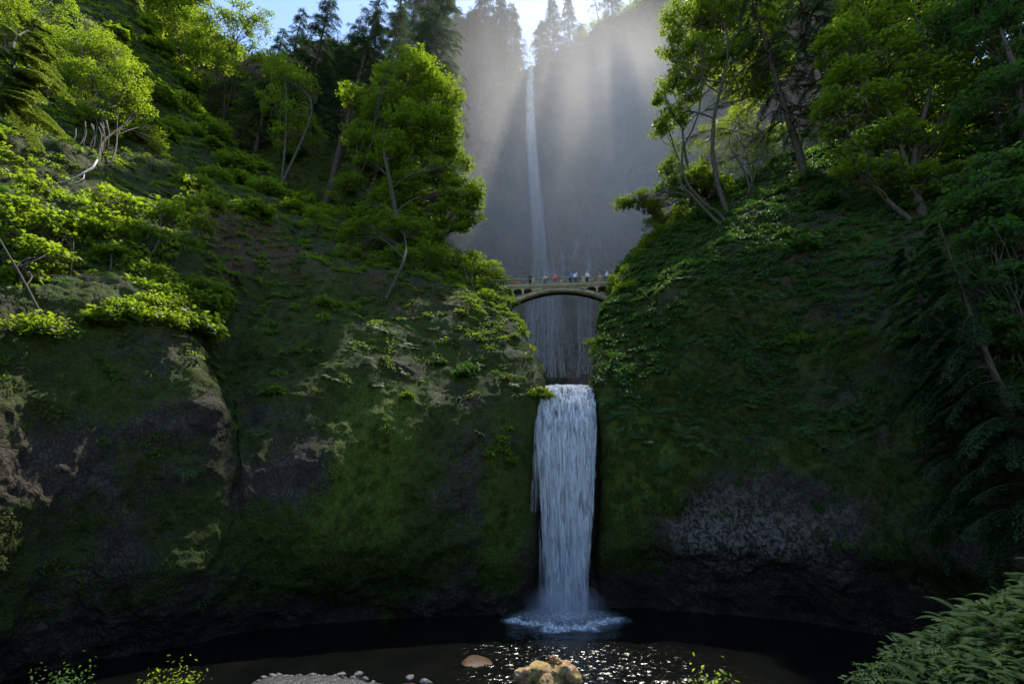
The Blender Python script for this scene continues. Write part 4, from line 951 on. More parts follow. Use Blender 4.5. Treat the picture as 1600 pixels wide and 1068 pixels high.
for i, (px, py, rr_) in enumerate([(925, 32, 9), (905, 45, 7), (945, 18, 8), (1000, -5, 12), (1030, -12, 14), (975, 5, 10)]):
    b = basept(S_far, px, py + 16, -0.5); 
    broadleaf('rim_shrub', 'sunlit yellow-green shrub on the rising right rim of the far cliff', 'shrub', b, [(px, py + 8, b.y + 1, rr_), (px + rr_, py + 12, b.y, rr_ * 0.8)], M['lime'], 300 + i, 0.6, 12, 0.35, 0.12, group='shrubs on the right far rim', rc=1.3, tmpl=T_DIAMOND)

# ------------------------------------------------------------------ trees of the right slope
broadleaf('maple_tree', 'big backlit maple with forking dark trunks at the right edge of the mist', 'tree',
    basept(S_right, 1135, 330), [(1070,25,62,36),(1125,25,62,44),(1190,50,62,40),(1050,70,62,20),(1090,95,61,40),(1160,100,61,48),(1045,125,61,18),(1052,182,61,22),(1028,200,61,14),(1120,-20,63,44),(1210,0,62,36),(1215,90,62,26),(1075,140,61,22),(1032,150,61,12),(1190,130,61,24)],
    M['green'], 121, 0.30, 24, 0.85, 0.36, trunks=3, rc=0.75)
broadleaf('maple_tree', 'thin lime-green young maple glowing beneath the big backlit maple', 'tree',
    basept(S_right, 1170, 300), [(1150,190,67,30),(1185,215,67,30),(1110,215,67,26),(1060,235,66,22),(1195,250,66,26),(1150,245,66,28),(1170,165,68,22),(1095,255,65,22),(1210,205,67,20)],
    M['lime'], 122, 0.26, 11, 0.7, 0.18, trunks=3, rc=0.7)
broadleaf('maple_tree', 'maple with a long leafy bough reaching left over the misty gorge', 'tree',
    basept(S_right, 1130, 345), [(972,316,60,13),(1000,310,60,18),(1030,305,60,20),(1060,290,60,24),(1090,280,60,24),(1050,262,61,18),(1120,285,60,24),(1015,322,60,13)],
    M['green'], 123, 0.26, 22, 1.2, 0.24, trunks=2, rc=0.55)
for i, (lab, base_, bl) in enumerate([
    ('bright shrubby maple just under the long leafy bough', (1075, 370), [(1040,338,62,20),(1070,330,62,20),(1020,352,62,15),(1100,325,62,20),(1060,360,61,18)]),
    ('bright lime bush halfway down the gorge edge right of the bridge', (1035, 410), [(1010,380,61,17),(1030,365,61,17),(1000,400,60,15),(1035,392,60,16),(1050,400,59,14)]),
    ('lime-leaved bush overhanging the right end of the bridge', (1000, 450), [(980,425,58,16),(962,438,57.5,12),(985,450,57,15),(972,462,57,13),(1000,440,57,16),(955,452,58,7),(994,470,56,14)]),
    ('small lit bush under the right foot of the arch', (975, 500), [(955,498,54,8),(962,490,54,9),(950,515,52,7),(968,512,53,9)]),
    ('feathery pale bush on the gorge wall right above the lower waterfall lip', (952, 560), [(938,535,50,11),(932,550,48,10),(942,562,47,9),(925,532,50,6),(946,520,51,9)]),
    ('small bush with dark leaves at the edge right of the bridge shrubs', (1035, 470), [(1020,455,54,15),(1005,480,52.5,13),(1040,470,53,15),(1025,492,51,13)])]):
    broadleaf('shrub', lab, 'shrub', basept(S_right, *base_), bl, M['deep'] if i == 5 else M['lime'], 330 + i, 0.22, 18, 1.7, 0.09, trunks=3, rc=0.42, tmpl=T_MAPLE if i < 3 else T_OVAL)
for i, (lab, base_, bl, m_) in enumerate([
    ('fern-topped bush hanging at the gorge edge left of the lower waterfall lip', (815, 590), [(822,570,45.5,9),(830,585,44.5,10),(815,600,43.5,12),(828,605,43.5,10),(820,625,42.6,12)], 'green'),
    ('bright bush low on the wall left of the lower waterfall', (785, 700), [(788,685,40.5,13),(795,700,40.2,13),(775,705,40.2,14),(800,715,40,10),(790,670,41,8)], 'lime'),
    ('yellow-green plants lining the gorge edge below the left bridge end', (812, 545), [(812,535,48,7),(816,550,47,7),(820,560,46.2,6),(808,520,49.5,7)], 'lime'),
    ('light green bush at the edge of the brown bank, left of the tall maple', (500, 350), [(490,335,54,12),(505,345,54,12),(480,350,53,10),(515,330,55,9)], 'lime'),
    ('small yellow-lit shrub on the ridge left of the tall maple', (515, 320), [(512,292,61,9),(520,305,61,9)], 'lime')]):
    broadleaf('shrub', lab, 'shrub', basept(S_left, *base_), bl, M[m_], 350 + i, 0.2, 18, 1.8, 0.07, trunks=2, rc=0.4, tmpl=T_OVAL)
conifer('cedar_tree', 'thin grey-green conifer with a dark trunk behind the big backlit maple', 'tree', basept(S_right, 1255, 270), 46, 6.5, M['needle'], 231, 150, 0.15, 1.0, 60, None, (-1, 0), 0.5, 0.55, 0.3, 0.1)
conifer('cedar_tree', 'tall dark conifer standing in the shadowed wood above the right cliff', 'tree', basept(S_right, 1330, 240), 48, 7.5, M['needle'], 232, 170, 0.1, 1.0, 70, None, (0, 0), 0.5, 0.6, 0.3)
conifer('cedar_tree', 'dark conifer at the back of the wood in the upper right corner', 'tree', basept(S_right, 1440, 170), 46, 8.0, M['needle'], 233, 170, 0.05, 1.0, 70, None, (0, 0), 0.5, 0.6, 0.3)
conifer('cedar_tree', 'dark conifer half hidden at the upper right edge', 'tree', basept(S_right, 1560, 90), 44, 8.0, M['needle'], 234, 170, 0.05, 1.0, 70, None, (0, 0), 0.5, 0.6, 0.3)
broadleaf('maple_tree', 'large-leaved maple with sunlit yellow edge hanging over the upper right', 'tree',
    basept(S_right, 1440, 330), [(1310,70,43,36),(1345,40,43,40),(1320,120,42,32),(1295,160,42,24),(1385,90,42,46),(1360,160,41,38),(1310,190,41.5,24),(1430,50,43,50),(1440,130,41,48),(1400,205,40,34),(1355,0,44,46),(1440,-20,44,54),(1490,80,42,46),(1500,160,40,42),(1350,225,41,22),(1285,60,43.5,14),(1460,220,39,34),(1330,262,40.5,22),(1385,268,40,26),(1440,280,39,28),(1300,232,41,14),(1500,270,38,30)],
    M['green'], 124, 0.34, 19, 0.8, 0.36, trunks=3, rc=0.75)
broadleaf('maple_tree', 'shadowed maple canopy filling the top right corner', 'tree',
    basept(S_right, 1590, 260), [(1550,60,36,58),(1610,100,35,60),(1540,0,37,60),(1620,10,36,70),(1560,150,34,52),(1640,190,33,60),(1500,30,38,44),(1700,60,34,80)],
    M['deep'], 125, 0.34, 18, 0.7, 0.36, trunks=3, rc=0.8)
broadleaf('maple_tree', 'maple with glossy glinting leaves at the right edge, halfway down', 'tree',
    basept(S_right, 1640, 420, 0), [(1560,260,27,36),(1520,310,27,34),(1580,320,26,44),(1490,340,27.5,26),(1540,370,26,36),(1600,390,25.5,44),(1630,290,26,50),(1500,290,28,24),(1580,440,25.5,36),(1455,400,28,20),(1500,430,27,26),(1470,480,27.5,22),(1540,500,26,34),(1600,520,25,40),(1490,540,27,24),(1550,580,26,30),(1620,620,25,44),(1500,610,27,24),(1570,660,26,30),(1440,440,28.5,14)],
    M['deep'], 126, 0.28, 20, 1.2, 0.24, trunks=3, rc=0.55)
for i, (px, Y, zb, h, R_, lab) in enumerate([(1585, 27.5, 5, 20, 4.6, 'drooping dark hemlock hanging in tiers down the right wall'), (1700, 24.5, 3, 22, 5.0, 'drooping hemlock with pale glinting sprays at the right edge')]):
    near_conifer('hemlock_tree', lab, 'tree', Wz(px, Y, zb), h, R_, M['needle'], 241 + i, 72, side=math.pi, spread=0.9, droop=0.45, leafsz=0.17)

# ------------------------------------------------------------------ shrubs in numbers
def shrub_proto(seed, mat, tmpl, leaf):
    r = np.random.default_rng(seed); root = empty('shrub', (0, -20, -30)); tips = norm(r.normal(0, 1, (46, 3))); tips[:, 2] = np.abs(tips[:, 2]) * 0.9
    tips = tips * r.uniform(0.55, 1.0, (46, 1)) * np.array([1, 1, 0.8]); 
    bp = curve_to(np.zeros((16, 3)) - [0, 0, 0.3], tips[:16], 9, r, 0.2)
    V, F_ = tubes(bp, np.tile(np.linspace(0.035, 0.008, 9), (16, 1)), 5); mesh_obj('stem', V, F_, M['bark'], root, True)
    leaf_obj('crown', [cluster_leaves(tips, 24, 0.33, leaf, r, tmpl)], mat, root); return root
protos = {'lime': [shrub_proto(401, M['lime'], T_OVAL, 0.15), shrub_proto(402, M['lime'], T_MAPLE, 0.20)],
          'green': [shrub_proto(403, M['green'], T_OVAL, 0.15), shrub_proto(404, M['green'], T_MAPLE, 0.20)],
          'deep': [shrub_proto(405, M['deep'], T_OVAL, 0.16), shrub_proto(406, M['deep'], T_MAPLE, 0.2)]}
used_p = set()
def put_shrub(kind, p, s_, label, group, r):
    k = r.integers(0, 2); pr_ = protos[kind][k]; key = (kind, int(k))
    if key in used_p: o = copy_tree(pr_, p, r.uniform(0, 6.28), s_)
    else:
        used_p.add(key); o = pr_; o.location = p; o.rotation_euler = (0, 0, r.uniform(0, 6.28)); o.scale = (s_,) * 3
    tag(o, label, 'shrub', group)
r = np.random.default_rng(77)
def shrub_field(s, kind, n, cond, smin, smax, label, group):
    P, N, k = sample(s, 60000, r); x, y = proj(P); ok = np.where((x > -60) & (x < 1660) & (y > -60) & (y < 1100) & cond(P, N, x, y))[0]
    r.shuffle(ok); chosen = []
    for i in ok:
        if all(np.linalg.norm(P[i] - P[j]) > smin * 1.1 for j in chosen):
            chosen.append(i); put_shrub(kind, Vector(P[i]) + Vector((0, 0, -0.15)), r.uniform(smin, smax), label, group, r)
            if len(chosen) >= n: break
band = lambda x, y, x0, y0, x1, y1, w_: (np.abs((x - x0) * (y1 - y0) - (y - y0) * (x1 - x0)) / math.hypot(x1 - x0, y1 - y0) < w_) & (x > min(x0, x1)) & (x < max(x0, x1))
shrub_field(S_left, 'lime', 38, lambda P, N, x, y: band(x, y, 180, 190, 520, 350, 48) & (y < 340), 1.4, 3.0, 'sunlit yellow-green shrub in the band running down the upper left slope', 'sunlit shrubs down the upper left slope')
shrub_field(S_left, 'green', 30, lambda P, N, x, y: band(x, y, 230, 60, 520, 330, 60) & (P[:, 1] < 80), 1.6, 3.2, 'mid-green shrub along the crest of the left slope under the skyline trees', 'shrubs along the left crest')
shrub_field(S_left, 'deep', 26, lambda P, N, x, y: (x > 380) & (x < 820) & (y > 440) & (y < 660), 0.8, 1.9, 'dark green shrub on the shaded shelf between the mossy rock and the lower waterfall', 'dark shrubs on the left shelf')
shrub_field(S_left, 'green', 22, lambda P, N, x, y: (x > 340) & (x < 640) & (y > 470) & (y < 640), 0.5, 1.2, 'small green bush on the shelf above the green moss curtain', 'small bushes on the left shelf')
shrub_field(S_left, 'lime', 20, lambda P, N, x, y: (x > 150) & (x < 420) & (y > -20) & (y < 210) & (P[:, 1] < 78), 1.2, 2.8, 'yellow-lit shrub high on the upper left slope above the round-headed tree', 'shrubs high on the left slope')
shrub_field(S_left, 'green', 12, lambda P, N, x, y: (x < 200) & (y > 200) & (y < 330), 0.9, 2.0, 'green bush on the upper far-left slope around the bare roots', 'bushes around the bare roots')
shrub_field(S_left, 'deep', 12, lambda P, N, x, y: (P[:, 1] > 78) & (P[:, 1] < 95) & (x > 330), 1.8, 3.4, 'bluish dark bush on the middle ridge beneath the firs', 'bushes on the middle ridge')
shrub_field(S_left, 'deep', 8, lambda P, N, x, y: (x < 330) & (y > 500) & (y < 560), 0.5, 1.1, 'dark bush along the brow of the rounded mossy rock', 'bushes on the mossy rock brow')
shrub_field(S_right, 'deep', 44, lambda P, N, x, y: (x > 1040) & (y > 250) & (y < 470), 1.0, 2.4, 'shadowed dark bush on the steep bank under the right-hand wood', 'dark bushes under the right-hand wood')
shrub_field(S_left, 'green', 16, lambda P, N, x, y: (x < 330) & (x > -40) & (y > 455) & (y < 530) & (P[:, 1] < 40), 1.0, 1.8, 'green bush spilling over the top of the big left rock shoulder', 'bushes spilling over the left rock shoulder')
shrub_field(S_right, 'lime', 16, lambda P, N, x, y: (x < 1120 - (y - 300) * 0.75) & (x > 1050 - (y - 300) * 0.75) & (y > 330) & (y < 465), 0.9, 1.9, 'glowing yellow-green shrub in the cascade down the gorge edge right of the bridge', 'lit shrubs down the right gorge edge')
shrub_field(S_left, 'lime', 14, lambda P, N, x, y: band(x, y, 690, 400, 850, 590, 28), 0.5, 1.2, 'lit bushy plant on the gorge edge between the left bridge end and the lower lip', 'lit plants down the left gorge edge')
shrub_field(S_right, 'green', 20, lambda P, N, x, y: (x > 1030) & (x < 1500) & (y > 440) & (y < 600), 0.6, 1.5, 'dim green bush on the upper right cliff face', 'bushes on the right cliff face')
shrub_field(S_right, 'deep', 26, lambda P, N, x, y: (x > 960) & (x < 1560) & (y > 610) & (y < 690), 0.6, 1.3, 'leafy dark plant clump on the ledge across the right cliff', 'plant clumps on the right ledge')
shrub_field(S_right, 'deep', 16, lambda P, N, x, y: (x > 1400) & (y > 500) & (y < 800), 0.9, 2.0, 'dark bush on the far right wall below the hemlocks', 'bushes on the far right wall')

# dead white branch and hanging roots on the left slope
root_p = basept(S_left, 135, 270, 0.4) + Vector((0, -1.2, 0))
mb = MB(); r = np.random.default_rng(5)
a = W(62, 286, 35.5); b = W(145, 262, 36.5); pts = [a, W(85, 287, 35.4), W(105, 283, 35.3), W(125, 274, 35.6), b, W(152, 250, 37)]
mb.tube([tuple(p - root_p) for p in pts], [0.02, 0.05, 0.08, 0.10, 0.11, 0.08], 7)
mb2 = [W(108, 289, 35.4), W(122, 286, 35.2), W(131, 278, 35.5), W(132, 270, 36)]; mb.tube([tuple(p - root_p) for p in mb2], [0.03, 0.07, 0.06, 0.03], 6)
for q in range(7):
    s0 = pts[2 + q % 3]; e0 = s0 + Vector((r.uniform(-1, 1), r.uniform(-0.5, 0.3), r.uniform(-1.2, 0.7))); mb.tube([tuple(s0 - root_p), tuple((s0 + e0) / 2 - root_p + Vector((0, 0, 0.12))), tuple(e0 - root_p)], [0.03, 0.02, 0.008], 5)
o = mb.build('dead_branch', M['bleached'], smooth=True); o.location = root_p; tag(o, 'bleached white dead branch lying across the dark left slope', 'branch')
rp = W(140, 215, 39); mb = MB()
for q in range(8):
    x0 = 122 + q * 6 + r.uniform(-7, 7); p0 = W(x0, 195 + r.uniform(-8, 8), 39.5); p1 = W(x0 + r.uniform(-8, 8), 225, 38.6); p2 = W(x0 + r.uniform(-14, 16), 245 + r.uniform(-10, 25), 38.2)
    mb.tube([tuple(p - rp) for p in (p0, p0 * 0.5 + p1 * 0.5 + Vector((0.2, 0, 0)), p1, p2)], [r.uniform(0.04, 0.11), 0.07, 0.04, 0.015], 6)
o = mb.build('exposed_roots', M['bark'], smooth=True); o.location = rp; tag(o, 'tangle of bare hanging roots under the sunlit round-headed tree', 'roots')
# ------------------------------------------------------------------ bridge
g = NG('weathered_concrete'); cn = g.noise(1.6, 6, 0.65)
cc = g.ramp(cn, [(0.3, (0.19, 0.16, 0.09)), (0.55, (0.34, 0.29, 0.18)), (0.8, (0.46, 0.40, 0.27))])
cc = g.mix(g.ramp(g.noise(0.7, 5, 0.7), [(0.5, 0.0), (0.68, 0.7)]), cc, (0.09, 0.10, 0.04))
M['concrete'] = g.done(g.pbr(cc, 0.85, 0.2, g.bump(g.noise(9, 4), 0.4, 0.02)))
PLb = W(796, 452, 60.5); lo_, hi_ = 50.0, 62.0
for _ in range(40):
    mid = (lo_ + hi_) / 2
    if W(962, 446.5, mid).z > PLb.z: hi_ = mid
    else: lo_ = mid
PRb = W(962, 446.5, mid); BL_ = (PRb - PLb).length; BRZ = math.atan2(PRb.y - PLb.y, PRb.x - PLb.x)
mid_x = (W(875, 450, 60).x - PLb.x) / math.cos(BRZ)
bo = PLb + Vector((math.cos(BRZ) * mid_x, math.sin(BRZ) * mid_x, 0))
bridge = empty('arch_bridge', bo, BRZ); tag(bridge, 'narrow concrete arch footbridge with balustrades spanning the gorge between the two falls', 'bridge')
X0, X1 = -mid_x - 3.0, BL_ - mid_x + 3.2
mb = MB(); mb.box(((X0 + X1) / 2, 0, -0.15), (X1 - X0, 2.0, 0.30), bev=0.02); mb.box(((X0 + X1) / 2, -1.04, -0.05), (X1 - X0, 0.10, 0.16), bev=0.02); mb.box(((X0 + X1) / 2, 1.04, -0.05), (X1 - X0, 0.10, 0.16), bev=0.02)
mb.build('deck', M['concrete'], bridge)
zs = lambda x: -0.78 - 1.9 * (x / 7.0) ** 2
zt = lambda x: zs(x) + 0.43 + 0.22 * (x / 7.0) ** 2
xs = np.linspace(-9.2, 9.2, 49)
mb = MB(); mb.prism([(x, zs(x)) for x in xs] + [(x, min(zt(x), -0.303)) for x in xs[::-1]], -0.80, 0.80); mb.build('arch', M['concrete'], bridge)
for s_ in (-1, 1):
    mb = MB(); xx = np.linspace(-4.1, 3.8, 30)
    y0, y1 = sorted((s_ * 0.86, s_ * 0.70))
    mb.prism([(x, zt(x) - 0.05) for x in xx] + [(x, -0.302) for x in xx[::-1]], y0, y1); mb.build('spandrel_wall', M['concrete'], bridge)
for s_ in (-1, 1):
    for xa, xb in ((-9.2, -8.45), (-8.2, -7.0), (-6.75, -5.55), (-5.3, -4.1), (3.8, 5.1), (5.35, 6.65), (6.9, 8.2)):
        th = np.linspace(0, math.pi, 13); cxm, rx = (xa + xb) / 2, (xb - xa) / 2; hh = 0.38
        prof = [(xa, -0.302), (xb, -0.302)] + [(cxm + rx * math.cos(t), -0.302 - 0.12 - hh + hh * math.sin(t)) for t in th]
        mb = MB(); mb.prism(prof, s_ * 0.80 - 0.09, s_ * 0.80 + 0.09); mb.build('spandrel_arch', M['concrete'], bridge)
    for xc in (-8.32, -6.87, -5.42, 5.22, 6.77, 8.32):
        mb = MB(); zb = zt(xc) - 0.1; mb.box((xc, s_ * 0.80, (zb - 0.302) / 2), (0.25, 0.22, -0.302 - zb), bev=0.01); mb.build('column', M['concrete'], bridge)
posts = [-11.2, -3.9, 3.4, 10.7]
for s_ in (-1, 1):
    y = s_ * 0.93
    mb = MB(); mb.box(((X0 + X1) / 2, y, 1.09), (X1 - X0, 0.24, 0.12), bev=0.02); mb.build('handrail', M['concrete'], bridge)
    mb = MB(); mb.box(((X0 + X1) / 2, y, 0.13), (X1 - X0, 0.22, 0.16), bev=0.01); mb.build('bottom_rail', M['concrete'], bridge)
    for px_ in posts:
        if X0 < px_ < X1: mb = MB(); mb.box((px_, y, 0.60), (0.52, 0.32, 1.20), bev=0.02); mb.box((px_, y, 1.24), (0.60, 0.40, 0.10), bev=0.02); mb.build('post', M['concrete'], bridge)
    bal = None
    for x in np.arange(X0 + 0.3, X1 - 0.1, 0.42):
        if min(abs(x - q) for q in posts) < 0.36: continue
        if bal is None:
            mb = MB(); prof = [(-.05, -.41), (.05, -.41), (.05, -.36), (.035, -.3), (.06, -.05), (.035, .3), (.05, .36), (.05, .41), (-.05, .41), (-.05, .36), (-.035, .3), (-.06, -.05), (-.035, -.3), (-.05, -.36)]
            mb.prism(prof, -0.055, 0.055); bal = mb.build('baluster', M['concrete'], bridge); bal.location = (x, y, 0.62)
        else:
            c_ = bal.copy(); C.objects.link(c_); c_.parent = bridge; c_.location = (x, y, 0.62)
for sx in (X0 - 1.0, X1 + 1.0):
    mb = MB(); mb.box((sx, 0, -2.6), (2.4, 2.4, 5.6), bev=0.05); mb.build('abutment', M['concrete'], bridge)

# ------------------------------------------------------------------ people on the bridge
def flat_mat(name, col, rough=0.75):
    if name in M: return M[name]
    g = NG(name); n_ = g.noise(14, 3); M[name] = g.done(g.pbr(g.mix(g.math('MULTIPLY', n_, 0.35), col, tuple(c * 0.6 for c in col)), rough, 0.25)); return M[name]
def skin_obj(name, vs, rs, es, mat, parent, lvl=1):
    me = bpy.data.meshes.new(name); me.from_pydata(vs, es, []); me.materials.append(mat); o = bpy.data.objects.new(name, me); C.objects.link(o); o.parent = parent
    m_ = o.modifiers.new('skin', 'SKIN'); m_.use_smooth_shade = True
    for i, q in enumerate(me.skin_vertices[0].data): q.radius = rs[i] if isinstance(rs[i], tuple) else (rs[i], rs[i]); q.use_root = (i == 0)
    s2 = o.modifiers.new('sub', 'SUBSURF'); s2.levels = lvl; s2.render_levels = lvl
    return o
skinm = flat_mat('skin', (0.52, 0.33, 0.24), 0.5)
def person(label, x, y, rz, h, top, bottom, hair, pose='down', hood=False, cap=None, lean=0.0):
    root = empty('person', bo + Matrix.Rotation(BRZ, 3, 'Z') @ Vector((x, y, 0.0)), BRZ + rz); k = h / 1.75; root.scale = (k, k, k); tag(root, label, 'person')
    def L_(p):                       # lean the trunk forward about the hips
        a = lean * max(0.0, min(1.0, (p[2] - 0.9) / 0.15)); dz, dy = p[2] - 0.95, p[1]
        return (p[0], dy * math.cos(a) - dz * math.sin(a), 0.95 + dz * math.cos(a) + dy * math.sin(a)) if p[2] > 0.9 else p
    V = [(0, 0, .95), (0, 0, 1.15), (0, 0, 1.38), (0, -.005, 1.50), (0, -.015, 1.585), (0, -.015, 1.66), (0, 0, 1.735), (0, -.115, 1.645)]
    Rr = [(.15, .11), (.135, .10), (.16, .11), .055, .075, .092, .06, .014]; E = [(0, 1), (1, 2), (2, 3), (3, 4), (4, 5), (5, 6), (5, 7)]
    arms = {'down': [(.25, 0, 1.14), (.26, -.06, .90)], 'rail': [(.27, -.10, 1.16), (.20, -.34, 1.14)], 'raise': [(.30, -.12, 1.52), (.16, -.20, 1.70)], 'fold': [(.27, -.06, 1.15), (.06, -.20, 1.20)]}
    aV = []
    for s_ in (-1, 1):
        el, wr = arms['rail' if pose == 'raise' and s_ < 0 else pose]
        b = len(V); sh = (s_ * .19, 0, 1.42); el = (s_ * el[0], el[1], el[2]); wr = (s_ * wr[0], wr[1], wr[2])
        d = Vector(wr) - Vector(el); d.normalize(); palm = Vector(wr) + d * .06; side = d.cross(Vector((0, 0, 1))); side = side.normalized() if side.length > .1 else Vector((0, 1, 0))
        V += [sh, el, wr, tuple(palm)]; Rr += [.062, .045, .030, (.036, .018)]; E += [(2, b), (b, b + 1), (b + 1, b + 2), (b + 2, b + 3)]; aV.append((sh, el, wr))
        for f_, (of, ln) in enumerate([(-.028, .065), (-.009, .078), (.009, .073), (.028, .058)]):
            p1 = palm + side * of + d * ln * .5; p2 = p1 + d * ln * .4 + Vector((0, 0, -.018)); n_ = len(V)
            V += [tuple(p1), tuple(p2)]; Rr += [.009, .008]; E += [(b + 3, n_), (n_, n_ + 1)]
        p1 = Vector(wr) + d * .03 + side * .045 * -s_; n_ = len(V); V += [tuple(p1), tuple(p1 + d * .03)]; Rr += [.010, .009]; E += [(b + 2, n_), (n_, n_ + 1)]
    legs = []
    for s_ in (-1, 1):
        b = len(V); lp = [(s_ * .10, 0, .88), (s_ * .11, -.03, .50), (s_ * .12, .02, .09), (s_ * .13, -.14, .04)]; V += lp; Rr += [.092, .060, .040, .038]; E += [(0, b), (b, b + 1), (b + 1, b + 2), (b + 2, b + 3)]; legs.append(lp)
    V = [L_(p) for p in V]
    skin_obj('body', V, Rr, E, skinm, root)
    # clothes follow the body
    jv = [(0, 0, .88), (0, 0, 1.12), (0, 0, 1.38), (0, 0, 1.47)]; jr = [(.175, .135), (.155, .12), (.178, .13), .08]; je = [(0, 1), (1, 2), (2, 3)]
    for sh, el, wr in aV: b = len(jv); jv += [sh, el, tuple(Vector(el).lerp(Vector(wr), 0.85))]; jr += [.078, .060, .045]; je += [(2, b), (b, b + 1), (b + 1, b + 2)]
    skin_obj('jacket' if hood else 'shirt', [L_(p) for p in jv], jr, je, flat_mat(*top), root)
    tv = [(0, 0, .96)]; tr = [(.165, .125)]; te = []
    for lp in legs: b = len(tv); tv += [lp[0], lp[1], tuple(Vector(lp[1]).lerp(Vector(lp[2]), 0.9))]; tr += [.105, .075, .058]; te += [(0, b), (b, b + 1), (b + 1, b + 2)]
    skin_obj('trousers', tv, tr, te, flat_mat(*bottom), root)
    for lp in legs: skin_obj('shoe', [(lp[2][0], lp[2][1] + .03, .05), lp[3]], [.048, .042], [(0, 1)], flat_mat('dark_shoe', (0.03, 0.03, 0.03)), root)
    hv = [L_((0, .02, 1.70)), L_((0, .035, 1.63)), L_((0, .03, 1.55))]
    if hood: skin_obj('hood', [L_((0, .01, 1.72)), L_((0, .03, 1.63)), L_((0, .02, 1.50))], [.115, .12, .11], [(0, 1), (1, 2)], flat_mat(*top), root)
    else: skin_obj('hair', hv, [.10, .098, .05], [(0, 1), (1, 2)], flat_mat(*hair), root)
    if cap: skin_obj('cap', [L_((0, 0, 1.755)), L_((0, -.10, 1.725))], [(.10, .05), (.06, .015)], [(0, 1)], flat_mat(*cap), root)
    return root
brown, dark, blond, grey = ('brown_hair', (0.07, 0.04, 0.02)), ('dark_hair', (0.015, 0.012, 0.010)), ('fair_hair', (0.35, 0.25, 0.12)), ('grey_hair', (0.4, 0.4, 0.4))
jeans, blackt, khaki = ('blue_jeans', (0.05, 0.07, 0.13)), ('black_trousers', (0.015, 0.015, 0.018)), ('khaki_trousers', (0.26, 0.21, 0.14))
bx_ = lambda px: (px - 875) / 10.75
PPL = [
 ('small person in a red jacket at the far left end of the bridge rail', 802, -0.3, 0.3, 1.20, ('red_jacket', (0.75, 0.03, 0.02)), ('red_trousers', (0.6, 0.03, 0.03)), dark, 'down', False, None, 0.0),
 ('small person in an orange-red jacket, second from the left end of the bridge', 806, -0.1, -0.4, 1.22, ('orange_jacket', (0.85, 0.10, 0.02)), ('red_trousers', (0.6, 0.03, 0.03)), brown, 'down', False, None, 0.0),
 ('person in a dark jacket and pale cap leaning on the rail, left', 829, -0.35, 0.2, 1.95, ('black_jacket', (0.02, 0.025, 0.03)), blackt, dark, 'rail', False, ('pale_cap', (0.75, 0.74, 0.70)), 0.18),
 ('person in a pale green shirt standing alone on the left half of the bridge', 852, -0.2, -0.3, 1.88, ('pale_green_shirt', (0.42, 0.48, 0.42)), blackt, dark, 'down', False, None, 0.0),
 ('person in a hooded pink-red raincoat at the rail near the middle', 867, -0.4, 0.1, 1.86, ('pink_red_raincoat', (0.80, 0.06, 0.12)), ('pink_red_trousers', (0.70, 0.07, 0.12)), dark, 'rail', True, None, 0.0),
 ('child in a pale yellow top beside the red raincoat', 877.5, -0.3, 0.5, 1.05, ('pale_yellow_top', (0.75, 0.68, 0.30)), khaki, blond, 'down', False, None, 0.0),
 ('person in a bright blue jacket leaning over the rail right of the middle', 892, -0.35, 0.3, 2.02, ('blue_jacket', (0.03, 0.17, 0.62)), blackt, grey, 'rail', False, ('pale_cap', (0.75, 0.74, 0.70)), 0.15),
 ('person in a pale blue shirt raising one arm beside the blue jacket', 899, -0.3, -0.2, 2.06, ('pale_blue_shirt', (0.55, 0.66, 0.78)), jeans, brown, 'raise', False, None, 0.05),
 ('person in a white shirt with arms on the rail beside the right pillar post', 917, -0.35, 0.7, 2.02, ('white_shirt', (0.78, 0.78, 0.76)), jeans, grey, 'rail', False, ('pale_cap', (0.75, 0.74, 0.70)), 0.3),
 ('child in a yellow top right of the right pillar post', 924, -0.4, 0.0, 1.10, ('yellow_top', (0.70, 0.60, 0.14)), khaki, blond, 'down', False, None, 0.0),
 ('person in a dark brown shirt fourth from the right end of the bridge', 929, -0.1, 0.4, 1.84, ('dark_brown_shirt', (0.06, 0.04, 0.035)), khaki, dark, 'fold', False, None, 0.0),
 ('person in a cream shirt standing between the dark shirt and the lavender one', 937, -0.3, -0.5, 1.62, ('cream_shirt', (0.72, 0.68, 0.52)), ('cream_trousers', (0.5, 0.45, 0.33)), blond, 'down', False, None, 0.0),
 ('person in a lavender white hooded top bending over the rail at the right end', 947, -0.3, 0.8, 2.02, ('lavender_top', (0.68, 0.68, 0.82)), jeans, grey, 'rail', True, None, 0.35)]
for (lab, px_, y_, rz_, h_, tp_, bt_, hr_, ps_, hd_, cp_, ln_) in PPL:
    person(lab, bx_(px_), y_ - 0.22, rz_, h_ * 1.06, tp_, bt_, hr_, ps_, hd_, cp_, ln_)

